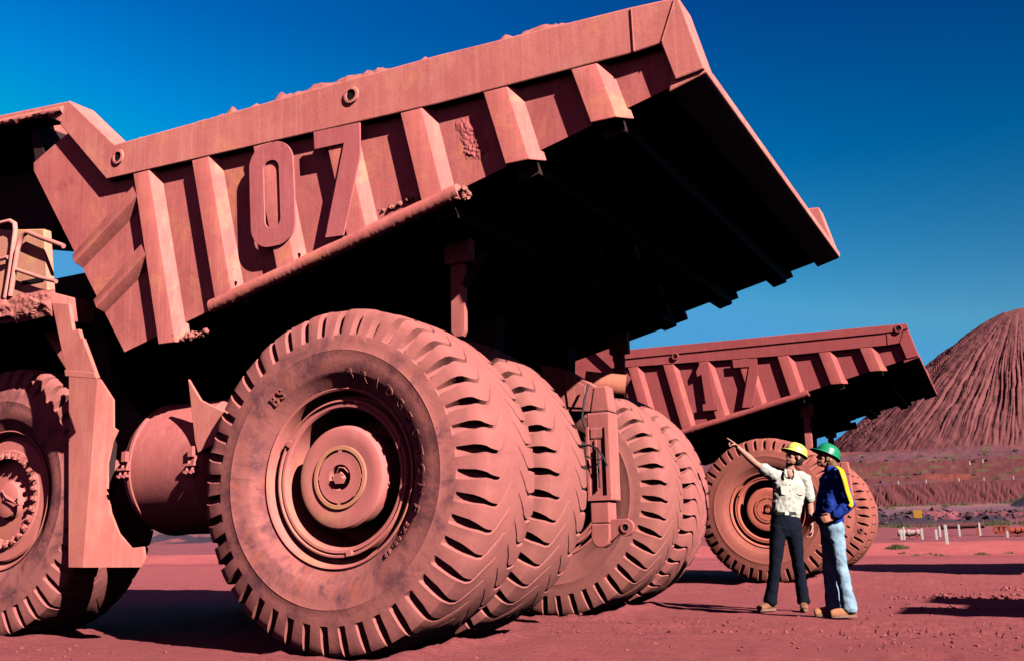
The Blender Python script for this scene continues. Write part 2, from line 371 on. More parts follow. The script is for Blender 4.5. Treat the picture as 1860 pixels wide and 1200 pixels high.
def build_ground():
    # polar sheet round the camera, finer where the far hillside is
    c0 = YAW; deg = math.pi/180
    px = lambda p: YAW-math.atan((p-930)/1736.6)
    A = []
    A += list(np.linspace(math.pi+c0, px(-120), 40, endpoint=False))
    A += list(np.linspace(px(-120), px(1480), 330, endpoint=False))
    A += list(np.linspace(px(1480), px(1900), 330, endpoint=False))
    A += list(np.linspace(px(1900), -math.pi+c0, 50))
    A = np.array(A)
    Rr = np.concatenate([[.02], np.geomspace(.6, 41, 300), np.linspace(41.5, 50, 26), np.geomspace(51, 200, 130),
                         np.linspace(201, 262, 150), np.geomspace(264, 6000, 30)])
    a, r = np.meshgrid(A, Rr)
    x = CAMP.x-np.sin(a)*r; y = CAMP.y+np.cos(a)*r
    z, h = ground_h(x, y)
    cz, rho = cone_h(x, y)
    z2 = np.maximum(z, cz)
    rr = y-CAMP.y
    onp = cz > z
    V = np.stack([x, y, z2], -1).reshape(-1, 3)
    nr, na = a.shape
    i = np.arange(nr-1)[:, None]*na+np.arange(na-1)[None]
    Fq = np.stack([i, i+na, i+na+1, i+1], -1).reshape(-1, 4)
    me = grid_mesh('ground', V, Fq)
    col = np.zeros((nr, na, 3))
    base = np.array([.39,.094,.096]); pink = np.array([.50,.115,.11]); purple = np.array([.19,.085,.11])
    grey = np.array([.055,.035,.05]); tan = np.array([.26,.12,.10]); hill = np.array([.14,.038,.038]); pile = np.array([.150,.048,.048])
    def put(c, mask):
        mask = np.clip(mask, 0, 1)[..., None]; col[:] = col*(1-mask)+c*mask
    col[:] = base
    put(pink, sstep(42, 44, rr))  # berm face painted brighter, as if catching the sun
    put(np.array([.34,.075,.085]), sstep(36, 40, rr)*(1-sstep(42, 44, rr))*.8)
    put(np.array([.27,.075,.085]), sstep(49, 51, rr))
    put(grey, sstep(90, 93, rr)*(fbm(x*.25, y*.25) > .40))
    put(purple, sstep(108, 112, rr)); put(tan, sstep(104, 107, rr)*(1-sstep(110, 114, rr))*.7)
    put(tan, sstep(128, 130, rr)*(1-sstep(134, 137, rr))*.8)
    put(hill, sstep(134, 138, rr))
    put(np.array([.22,.055,.04]), sstep(156, 160, rr)*sstep(.5, .6, fbm(x*.07+5, y*.07, 3)))
    put(purple*.8, sstep(154, 155, rr)*(1-sstep(157.5, 158.5, rr)))
    put(purple*.8, sstep(186, 192, rr)*(1-sstep(200, 210, rr))*.6)
    sc = fbm(x*.5+3, y*.5, 4); put(np.array([.12,.10,.04]), sstep(156, 160, rr)*sstep(.60, .68, sc)*.7*(~onp))
    put(pile, onp*1.0)
    put(np.array([.21,.068,.066]), onp*sstep(.35, .7, vn(np.arctan2(x-16, -(y-254))*40, rho*.03))*.6)
    put(np.array([.06,.045,.075]), (h > 0)*.9)
    ca = me.color_attributes.new('tint', 'FLOAT_COLOR', 'POINT')
    rgba = np.ones((nr*na, 4), np.float32); rgba[:, :3] = col.reshape(-1, 3)
    ca.data.foreach_set('color', rgba.ravel())
    o = link('ground', me, M['ground'], smooth=0); me.shade_smooth()
    tag(o, kind='structure')
build_ground()
def gz(x, y):
    z, _ = ground_h(np.array([float(x)]), np.array([float(y)])); return float(z[0])

# ------------------------------------------------------------ tyre
def tyre_mesh(name, RT=1.33, W=.97, NL=44, seed=0):
    rng = np.random.RandomState(seed)
    # outer half profile: (y, r_carcass, y_lug, r_lug, groove width, phase shift, depth)
    h = [(.155,.655),(.115,.672),(.10,.70),(.068,.745),(.045,.785),(.030,.800),(.026,.812),(.012,.85),(.002,.91),(0,.965),(-.004,.975),(.001,.985),(.004,1.04),(.012,1.092)]
    rows = [(y, r, y, r, .4, 0, 0) for y, r in h]
    rows += [(.030,1.100,.014,1.103,.42,0.0,1),(.075,1.16,.026,1.16,.40,-.01,1),(.115,1.215,.044,1.23,.38,-.02,1),
             (.135,1.245,.062,1.28,.30,-.04,1),(.150,1.272,.085,1.306,.24,-.07,1),(.175,1.287,.125,1.318,.18,-.12,1),(.21,1.296,.18,1.326,.18,-.17,1),
             (.25,1.304,.24,1.331,.13,-.16,1),(.285,1.306,.285,1.333,.09,.02,.9),(.32,1.308,.32,1.335,.11,.26,.75),
             (.36,1.312,.36,1.336,.07,.50,.7),(.40,1.305,.40,1.337,.06,.72,.28),(.435,1.32,.435,1.337,.04,.90,.0),(.485,1.33,.485,1.337,.04,1.0,0)]
    full = [(r, 0) for r in rows] + [(rows[k], 1) for k in range(len(rows)-2, -1, -1)]
    cols = 8
    V = np.zeros((len(full), NL*cols, 3))
    jw = 1+.10*(rng.rand(2, NL)-.5); jl = (rng.rand(2, NL)-.5)*.010
    for i, ((y0, r0, y1, r1, gw, sh, dp), side) in enumerate(full):
        for L in range(NL):
            w_ = gw*jw[side, L]; c = sh+.5*side
            q_ = min(.10, w_*.40); ph = [c-w_*.5-.02, c-w_*.5+q_, c, c+w_*.5-q_, c+w_*.5+.02]
            rest = 1-(w_+.04); ph += [ph[4]+rest*k/4 for k in (1, 2, 3)]
            g = [0, 1, 1, 1, 0, 0, 0, 0]
            for k in range(cols):
                gg = g[k]*dp if dp else 0
                lift = jl[side, L]*(1-gg)*(1 if dp else 0)
                r = r1*(1-gg)+r0*gg+lift; y = y1*(1-gg)+y0*gg-(lift*.4 if dp else 0)
                if side: y = W-y
                t = (L+ph[k])/NL*2*math.pi
                V[i, L*cols+k] = (r*math.cos(t), y, r*math.sin(t))
    # surface unevenness, then the flat under load
    fz = fbm(V[..., 0]*4+50, V[..., 2]*4+V[..., 1]*5+50, 3)-.47
    sc = 1+fz*.010
    rad = np.hypot(V[..., 0], V[..., 2])
    on = rad > 1.10
    V[..., 0] *= np.where(on, sc, 1); V[..., 2] *= np.where(on, sc, 1)
    V[..., 2] = np.maximum(V[..., 2], -1.322+.004*fz)
    n = NL*cols
    i = np.arange(len(full)-1)[:, None]*n
    k = np.arange(n)[None]; k2 = (k+1) % n
    Fq = np.stack([i+k, i+k2, i+n+k2, i+n+k], -1).reshape(-1, 4)
    me = grid_mesh(name, V.reshape(-1, 3), Fq)
    bm = bmesh.new(); bm.from_mesh(me); bmesh.ops.recalc_face_normals(bm, faces=bm.faces); bm.to_mesh(me); bm.free()
    return me
TY = tyre_mesh('tyre'); TYI = TY.copy(); TY2 = TY.copy()
for me_, mm in ((TY, 'tyre'), (TYI, 'tyre_inner'), (TY2, 'tyre2')):
    me_.shade_smooth(); me_.set_sharp_from_angle(angle=R(28)); me_.materials.append(M[mm])
def raw(name, me, parent, loc=(0,0,0), rot=(0,0,0)):
    o = bpy.data.objects.new(name, me); scene.collection.objects.link(o); o.parent = parent
    o.location = loc; o.rotation_euler = rot; return o

def sidewall_text(parent, word, r, a_mid, size, mat, yy=.012, spread=None):
    """raised lettering that follows the flank; angles in degrees from +X towards +Z, read clockwise"""
    mb_v = []; mb_f = []
    step = spread or size*.92/r
    n = len(word)
    for k, ch in enumerate(word):
        if ch == ' ': continue
        cu = bpy.data.curves.new('t', 'FONT'); cu.body = ch; cu.size = size*1.35; cu.extrude = .0055; cu.align_x = 'CENTER'
        cu.offset = .0012; cu.resolution_u = 3
        ob = bpy.data.objects.new('t', cu); scene.collection.objects.link(ob)
        dg = bpy.context.evaluated_depsgraph_get(); me = bpy.data.meshes.new_from_object(ob.evaluated_get(dg))
        bpy.data.objects.remove(ob)
        a = R(a_mid)+step*((n-1)/2-k)
        rad = Vector((math.cos(a), 0, math.sin(a))); tan = Vector((math.sin(a), 0, -math.cos(a)))
        off = len(mb_v)
        for v in me.vertices:
            p = rad*(r+v.co.y)+tan*v.co.x; rr = math.hypot(p.x, p.z)
            fl = np.interp(rr, [.70, .745, .785, .80, .85, .91], [.10, .068, .045, .03, .012, .002])
            mb_v.append((p.x, float(fl)-.010-v.co.z*1.0, p.z))
        mb_f += [tuple(i+off for i in p.vertices) for p in me.polygons]
        bpy.data.meshes.remove(me)
    me = bpy.data.meshes.new('lettering'); me.from_pydata(mb_v, [], mb_f)
    return link('raised_lettering', me, mat, parent, smooth=0)

# ------------------------------------------------------------ wheels (rear pair and front)
def rim_rear(parent, y, hub=True, mt='rim', mh='hub'):
    mb = MB()
    # flange with rolled edge, gutter, lock ring, deep barrel, back plate
    mb.lathe([(.15,.655),(.105,.672),(.088,.690),(.083,.683),(.092,.668),(.125,.658),(.200,.652),(.215,.640),(.215,.618),(.20,.612),(.140,.608),(.130,.602),(.128,.590),
              (.150,.585),(.152,.572),(.140,.568),(.142,.548),(.155,.535),(.30,.528),(.62,.520),(.64,.50),(.64,.30),(.66,.0)], 112)
    o = mb.build('wheel', M[mt], parent, (0, y, 0), smooth=30)
    return o
def hub_drum(parent, mh, mr):
    mb = MB()
    mb.lathe([(.65,.365),(.30,.372),(.292,.40),(.235,.405),(.205,.398),(.188,.382),(.180,.355),(.184,.30),(.190,.245),(.176,.243),(.176,.212)], 96)
    # slotted ring: four long slots between r .195 and .212
    a = 0
    for q in range(4):
        a0 = q*math.pi/2+.09; a1 = (q+1)*math.pi/2-.09
        mb.lathe([(.176,.212),(.23,.212),(.23,.195),(.176,.195)], 20, a0=a0, a1=a1)
        mb.lathe([(.176,.212),(.176,.195)], 5, a0=a1, a1=a1+.18)
    mb.lathe([(.176,.195),(.180,.15),(.178,.100),(.185,.096)], 96)
    mb.lathe([(.185,.096),(.30,.092),(.31,.0)], 64)
    d = mb.build('hub', M[mh], parent, (0,-.05,0), smooth=30)
    r = MB().lathe([(.1745,.243),(.1725,.241),(.1725,.214),(.1745,.212)], 96).build('painted_ring', M[mr], parent, (0,-.05,0))
    m2 = MB()
    m2.tube([(0,.31,0),(0,.17,.0)], .030, 8); m2.tube([(0,.20,-.005),(0.0,.150,-.01)], .045, 6)
    m2.bar((-.03,.165,-.035),(.035,.16,.03), .022, .03)
    m2.tube([(-.03,.18,.04),(.0,.165,.075),(.045,.17,.07),(.07,.19,.035)], .006, 6)
    m2.build('nut', M[mh], parent, (0,-.05,0))
    for a in (118, 20, -8, 265):
        MB().tube([(.393*math.cos(R(a)),.20,.393*math.sin(R(a))),(.415*math.cos(R(a)),.20,.415*math.sin(R(a)))], .011, 8).build('drain_plug', M[mh], parent)
    return d
def rear_wheel(parent, x, y, tyme, outer, mt, mh, mr, lettered=None, spin=0, dz=1.325):
    wz = rim_rear(parent, y, mt=mt); wz.location = (x, y, dz)
    t = raw('tyre', tyme, wz, (0, 0, 0), (0, spin, 0))
    if outer: hub_drum(wz, mh, mr)
    if outer:  # pads and weld lugs in the barrel
        for a in (22, 150, 280):
            mb = MB()
            c, s_ = math.cos(R(a)), math.sin(R(a))
            mb.bar((.60*c,.135,.60*s_),(.562*c,.135,.562*s_), .05, .03, up=(0,1,0))
            mb.build('lock_ring_lug', M[mt], wz)
    return wz, t
def front_wheel(parent, x, y, mirror=False):
    s = -1 if mirror else 1
    mb = MB()
    mb.lathe([(s*a, b) for a, b in [(.15,.655),(.105,.672),(.085,.690),(.083,.680),(.12,.655),(.17,.640),(.175,.615),(.15,.605),(.14,.590),(.135,.50),(.125,.485),(.125,.425),(.150,.415),(.205,.405),(.215,.395),(.205,.20),(.19,.19),(.15,.17),(.135,.12),(.13,0)]], 96)
    o = mb.build('front_wheel', M['rim'], parent, (x, y, 1.325), smooth=30)
    raw('tyre', TY, o, (0, 0 if not mirror else -.97, 0), (0, .3, 0))
    for k in range(28):
        bm_ = MB()
        a = 2*math.pi*k/28
        c = Vector((.445*math.cos(a), 0, .445*math.sin(a)))
        bm_.tube([c+Vector((0, s*.13, 0)), c+Vector((0, s*.085, 0))], .017, 6)
        d = Vector((math.cos(a), 0, math.sin(a)))
        bm_.bar(c+d*-.035+Vector((0, s*.118, 0)), c+d*.03+Vector((0, s*.118, 0)), .05, .03, up=(0,1,0))
        bm_.build('wheel_bolt', M['rim'], o, smooth=30)
    m3 = MB(); m3.bar((0,s*.125,.03),(.17,s*.13,-.05), .05, .03, up=(0,1,0)); m3.tube([(.17,s*.12,-.02),(.24,s*.10,.02),(.25,s*.11,-.05),(.18,s*.12,-.06)], .012, 6)
    m3.tube([(-.05,s*.12,.10),(.06,s*.10,.02),(.19,s*.12,-.04)], .008, 6)
    m3.build('valve_stem', M['rim'], o)
    return o

# ------------------------------------------------------------ dump body
FX = lambda x: 2.57+.235*(x+2.46)
RT_ = [-2.245,-1.51,-.795,-.035,.72,1.47,2.195]; RB_ = [-1.85,-1.19,-.51,.20,.90,1.635,2.325]; RZ_ = [2.57,2.84,3.00,3.19,3.38,3.53,3.70]
PW = 5.90   # width over the rails
def rib_mesh(i, side=0):
    xt, xb, zb = RT_[i], RB_[i], RZ_[i]; zt = float(np.interp(xt, [-2.7, .98, 2.58], [4.236, 4.136, 4.141]))
    fw = .098; bw = .098; s = .10
    if i == 0: bw = .10
    pr = []
    for x, z, w_, d in ((xt, zt, fw, 0), (xb, zb, bw, 0)):
        pr.append([(x-w_-s*.15, .10, z), (x-w_, d, z), (x+w_, d, z), (x+w_+s, .10, z)])
    v = pr[0]+pr[1]
    if side: v = [(a, PW-b, c) for a, b, c in v]
    mb = MB(); mb.add(v, [(0,1,5,4),(1,2,6,5),(2,3,7,6),(3,0,4,7),(0,3,2,1),(4,5,6,7)])
    return mb
def dirt_lump(mb, c, r, n=9, seed=1, sc=(1,1,1)):
    rng = random.Random(seed)
    bm = bmesh.new(); bmesh.ops.create_icosphere(bm, subdivisions=2, radius=1)
    vs = []
    for v in bm.verts:
        k = r*(.75+.5*rng.random()); vs.append((c[0]+v.co.x*k*sc[0], c[1]+v.co.y*k*sc[1], c[2]+v.co.z*k*sc[2]))
    bm.verts.index_update()
    mb.add(vs, [tuple(v.index for v in f.verts) for f in bm.faces]); bm.free()

def rough_tube(pts, r, seed, amp=.35, n=14, step=.03):
    """tube caked with dirt: uneven radius"""
    rng = random.Random(seed)
    P, Q = Vector(pts[0]), Vector(pts[-1]); L = (Q-P).length; k = max(2, int(L/step))
    mb = MB(); t = (Q-P).normalized(); a = t.cross(Vector((0,0,1))).normalized(); b = t.cross(a)
    vs = []
    for i in range(k+1):
        c = P+(Q-P)*i/k
        for j in range(n):
            an = 2*math.pi*j/n; low = max(0, math.sin(an)*(1 if b.z < 0 else -1))
            rr = r*(1+amp*(rng.random()-.3)*(.05+1.3*low))
            vs.append(c+(a*math.cos(an)+b*math.sin(an))*rr)
    mb.add(vs, [(i*n+j, i*n+(j+1)%n, (i+1)*n+(j+1)%n, (i+1)*n+j) for i in range(k) for j in range(n)]+[tuple(range(n-1,-1,-1)), tuple(k*n+j for j in range(n))])
    return mb

def digit_plate(parent, ch, mat, dx=0):
    y0, y1 = -.018, -.002
    if ch == '0':
        out = []; inn = []
        for k in range(40):
            a = 2*math.pi*k/40; c, s = math.cos(a), math.sin(a)
            # rounded-rectangle strokes
            def rrect(hw, hh, rad):
                px_, pz = (hw-rad)*(1 if c > 1e-6 else -1 if c < -1e-6 else 0), (hh-rad)*(1 if s > 1e-6 else -1 if s < -1e-6 else 0)
                return px_+rad*c, pz+rad*s
            out.append(rrect(.24, .46, .20)); inn.append(rrect(.085, .30, .08))
        f = lambda p: (p[0]-.665+dx-.05*(p[1]), p[1]+3.71)
        v = []
        for y in (y0, y1):
            v += [(f(p)[0], y, f(p)[1]) for p in out]+[(f(p)[0], y, f(p)[1]) for p in inn]
        n = 40; fs = []
        for k in range(n):
            k2 = (k+1) % n
            fs += [(k, k2, n+k2, n+k), (2*n+k2, 2*n+k, 3*n+k, 3*n+k2), (k, 2*n+k, 2*n+k2, k2), (n+k2, 3*n+k2, 3*n+k, n+k)]
        mb = MB().add(v, fs)
    elif ch == '7':
        P = [(-.225,4.165),(.245,4.145),(.245,3.86),(.075,3.225),(-.105,3.235),(.085,4.0),(-.215,4.01)]
        mb = MB().prism([(x+dx, z) for x, z in P], y0, y1)
    else:
        P = [(-.86,4.16),(-.70,4.16),(-.63,3.36),(-.575,3.36),(-.575,3.23),(-.86,3.23),(-.86,3.36),(-.80,3.36),(-.845,3.94),(-.93,3.90),(-.95,4.0)]
        mb = MB().prism([(x+dx, z) for x, z in P], y0, y1)
    # stand-off lugs tie the plate to the rib
    return mb.build('number_plate', mat, parent, bevel=.003)

def dump_body(truck, number, mats, lip=False, rot=(0,0,0), dx=0, detail=True):
    B, RB, RL, DG = (M[k] for k in mats)
    cut = -2.46
    # side plates, front wall, floor, far side: one welded shell
    mb = MB()
    side = [(-2.46,2.57),(2.86,3.875),(2.95,4.3),(-2.6,4.42),(-3.2,4.95),(-3.57,4.80),(-3.87,4.67),(-3.86,4.58)]
    mb.prism(side, .08, .11); mb.prism(side, PW-.11, PW-.08)
    # front wall
    mb.add(*(lambda P: ([(x, y, z) for y in (.115, PW-.115) for x, z in P], [(0,1,2,3),(7,6,5,4),(0,4,5,1),(1,5,6,2),(2,6,7,3),(3,7,4,0)]))([(-2.46,2.575),(-3.86,4.585),(-3.74,4.66),(-2.34,2.64)]))
    sh = mb.build('dump_body', B, truck, (dx, 4.0*math.sin(rot[0]), 4.0*(1-math.cos(rot[0]))), rot)
    # floor slab with bolsters underneath
    fl = MB()
    fl.prism([(-2.455,2.575),(2.86,3.86),(2.86,3.96),(-2.455,2.70)], .118, PW-.118)
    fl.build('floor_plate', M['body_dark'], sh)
    for i in range(7):
        b_ = MB(); x0 = RB_[i]-.08; x1 = RB_[i]+.115; z1 = FX(RB_[i])+.03; d = (.05,.10,.13,.16,.17,.15,.13)[i]
        b_.add(*(lambda P: ([(x, y, z) for y in (.13, PW-.13) for x, z in P], [(0,1,2,3),(7,6,5,4),(0,4,5,1),(1,5,6,2),(2,6,7,3),(3,7,4,0)]))(
            [(x0, z1), (x0+.03, z1-d), (x1, z1-d+.045), (x1-.005, z1+.04)]))
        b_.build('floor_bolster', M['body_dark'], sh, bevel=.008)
    for y in (2.12, 3.80):
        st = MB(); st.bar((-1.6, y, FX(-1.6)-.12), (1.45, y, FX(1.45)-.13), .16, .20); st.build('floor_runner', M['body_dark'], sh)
    for y, x1 in ((1.95, 1.85), (4.05, 1.45)):
        st = MB(); st.tube([(-1.0, y, FX(-1.0)-.28), (x1-.4, y, FX(x1-.4)-.30), (x1, y, FX(x1)-.33)], .075, 14)
        st.build('exhaust_pipe', M['body_dark'], sh)
    # rails
    P = [(-3.29,5.18),(-2.61,4.57),(.99,4.545),(2.58,4.492),(2.925,4.47),(3.07,3.90),(2.86,3.87),(2.78,4.16),(2.58,4.145),(.98,4.14),(-2.70,4.24),(-3.40,4.95)]
    for s in (0, 1):
        r_ = MB(); y0, y1 = (0, .30) if not s else (PW-.30, PW)
        r_.prism(P, y0, y1)
        ro = r_.build('side_rail', RL, sh, bevel=.010)
        if lip:
            l = MB(); yy = (-.022, .02) if not s else (PW-.02, PW+.022)
            l.prism([(-2.62,4.59),(2.93,4.50),(2.95,4.40),(2.52,4.37),(-2.62,4.405)], *yy); l.build('rail_lip', RL, sh, bevel=.006)
        # lifting holes with a collar
        for hx, hz in (((-2.545,4.43),(.155,4.405)) if not lip else ((-1.34,4.35),(2.79,4.42))):
            yy = -.002 if not lip else -.024
            if s: yy = PW-yy
            c = MB().lathe([(0,.075),(-.014,.070),(-.016,.048),(.004,.046)], 28, c=(hx, yy, hz)).build('lifting_eye', RL, sh)
            dk = MB().lathe([(-.0035,.047),(-.0035,0.0)], 28, c=(hx, yy, hz)).build('eye_hole', M['hole'], sh)
        # corner seam
        if not s:
            MB().bar((2.905,-.002,4.46),(2.79,-.002,4.17), .006, .016, up=(0,1,0)).build('weld_seam', RL, sh)
            MB().bar((2.585,-.002,4.482),(2.585,-.002,4.15), .006, .016, up=(0,1,0)).build('weld_seam', RL, sh)
    # tail beam across the back
    tb = MB(); tb.prism([(2.80,3.80),(3.04,3.868),(3.075,3.885),(3.075,3.945),(3.04,3.965),(2.84,3.95)], .02, PW-.02)
    tb.build('tail_beam', RL, sh, bevel=.012)
    if detail:
        rough_tube([(3.05,.25,3.955),(3.05,PW-.3,3.955)], .018, 5, .8, 8, .04).build('dirt_crust', M['dirt'], sh)
    # ribs
    for s in (0, 1):
        for i in range(7):
            rib_mesh(i, s).build('rib', RB, sh, bevel=.007)
    if detail:
        for i, yy in ((1, 0), (2, 0)):
            f = .88; x = RT_[i]+(RB_[i]-RT_[i])*f+.135; z = 4.22+(RZ_[i]-4.22)*f
            MB().lathe([(0,.022),(0,0)], 12, c=(x, .028, z)).build('drain_hole', M['hole'], sh)
    # front gussets
    for (a, b_) in ((((-3.19,3.62),(-3.06,3.44)), ((-2.33,4.235),(-2.25,3.93))), (((-2.87,3.14),(-2.73,2.96)), ((-2.18,3.67),(-2.08,3.37)))):
        g = MB(); (ax, az), (bx, bz) = a; (cx, cz), (dx_, dz) = b_
        def sec(p, q):
            p, q = Vector((p[0],0,p[1])), Vector((q[0],0,q[1])); d = q-p
            return [Vector((p.x,.09,p.z)), p+d*.28+Vector((0,.02,0)), p+d*.75+Vector((0,.0,0)), Vector((q.x,.09,q.z))]
        v = sec(*a)+sec(*b_); g.add(v, [(0,1,5,4),(1,2,6,5),(2,3,7,6),(3,0,4,7),(0,3,2,1),(4,5,6,7)])
        g.build('gusset', RB, sh, bevel=.006)
    # caked tube along the floor line
    tp = [(-1.36,.045,FX(-1.36)+.01),(1.12,.045,FX(1.12)+.0)]
    rough_tube(tp, .066, 11, .09 if detail else .05, 18, .014).build('floor_tube', RB, sh)
    tp2 = [(-1.36,PW-.045,FX(-1.36)),(1.12,PW-.045,FX(1.12))]
    MB().tube(tp2, .062).build('floor_tube', RB, sh)
    d = MB()
    rng = random.Random(4)
    for k in range(60 if detail else 3): dirt_lump(d, (1.03+rng.random()*.15, .01+rng.random()*.09, 3.345+rng.random()*.07), .008+.020*rng.random()**2, seed=k)
    for k in range(46 if detail else 2): u_ = rng.random(); dirt_lump(d, (-1.78+u_*.30, .02+rng.random()*.10, 2.585+.02*u_+rng.random()*.05), .010+.020*rng.random()**2, seed=k+30)
    for k in range(12 if detail else 0): dirt_lump(d, (.36+rng.random()*.45, .075+rng.random()*.015, FX(.36)+.10+rng.random()*.03+.1*rng.random()), .012+.014*rng.random(), seed=k+60)
    d.build('dirt_crust', M['dirt'], sh, smooth=60)
    if detail:
        # rough caked patch on the plate right of the fifth rib
        n_ = 26; V = []; Fq = []
        for i in range(n_+1):
            for j in range(n_+1):
                u, v = i/n_, j/n_; x = 1.02+.30*u+.13*(1-v); z = 3.62+.42*v
                e = min(u, 1-u, v, 1-v)-.10*float(vn(x*14+5, z*14))-.02
                e = max(0, e)
                V.append((x, .083-.016*min(1, e*7)*(.2+1.0*float(vn(x*60, z*60)))*float(.4+.8*vn(x*11, z*11)), z))
        for i in range(n_):
            for j in range(n_): Fq.append((i*(n_+1)+j, (i+1)*(n_+1)+j, (i+1)*(n_+1)+j+1, i*(n_+1)+j+1))
        MB().add(V, Fq).build('caked_patch', M['dirtplate'], sh, smooth=0)
    # canopy over the cab
    c = MB(); c.prism([(-3.27,5.17),(-4.33,5.262),(-6.7,5.42),(-6.72,5.34),(-4.33,5.19),(-3.62,5.09),(-3.40,4.97)], .0, .26)
    c.prism([(-3.86,5.22),(-6.7,5.418),(-6.72,5.342),(-4.25,5.17),(-3.90,5.10)], .262, PW)
    c.build('canopy', RL, sh, bevel=.012)
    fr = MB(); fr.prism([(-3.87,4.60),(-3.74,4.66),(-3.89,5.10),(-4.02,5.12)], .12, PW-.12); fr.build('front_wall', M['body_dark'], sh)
    for y in (1.2, 2.95, 4.7):
        k = MB(); k.prism([(-4.4,5.05),(-6.4,5.26),(-6.4,5.32),(-4.4,5.16)], y-.06, y+.06); k.build('canopy_beam', M['body_dark'], sh)
    if detail:
        rough_tube([(-3.36,-.0,5.10),(-6.6,-.0,5.345)], .035, 21, .6, 10).build('canopy_lip', RL, sh)
        # loose ore left along the top of the rails
        n1, n2 = 240, 7; V = []; Fq = []
        for i in range(n1+1):
            x = -2.55+5.3*i/n1; zb = np.interp(x, [-2.6,.99,2.93], [4.57,4.545,4.47])
            hh = .26*max(0, float(fbm(x*1.1+4, 3.3))-.30)*math.exp(-((x-.9)/1.9)**2)+.15*max(0, float(fbm(x*11, 8.1))-.40)
            hh *= math.sin(math.pi*min(1, max(0, i/n1)))**.3
            for j in range(n2+1):
                v = j/n2; V.append((x, .012+.26*v, zb-.004+hh*math.sin(math.pi*v**.45)*(.7+.6*float(vn(x*20, v*6)))))
        for i in range(n1):
            for j in range(n2): a = i*(n2+1)+j; Fq.append((a, a+n2+1, a+n2+2, a+1))
        MB().add(V, Fq).build('spilled_ore', M['dirt'], sh, smooth=60)
    off = -.03 if not number == '17' else -.03
    digit_plate(sh, number[0], DG); digit_plate(sh, number[1], DG)
    return sh
M['hole'] = plain('dark_hole', (.012,.008,.01), .9, .1, .1, 10, 0)
M['hose'] = plain('black_hose', (.02,.015,.018), .6, .3, .2, 10, 0)
M['orange'] = dusty('orange_tank_paint', base=(.46,.13,.075), dark=(.36,.09,.07), pamt=.1)

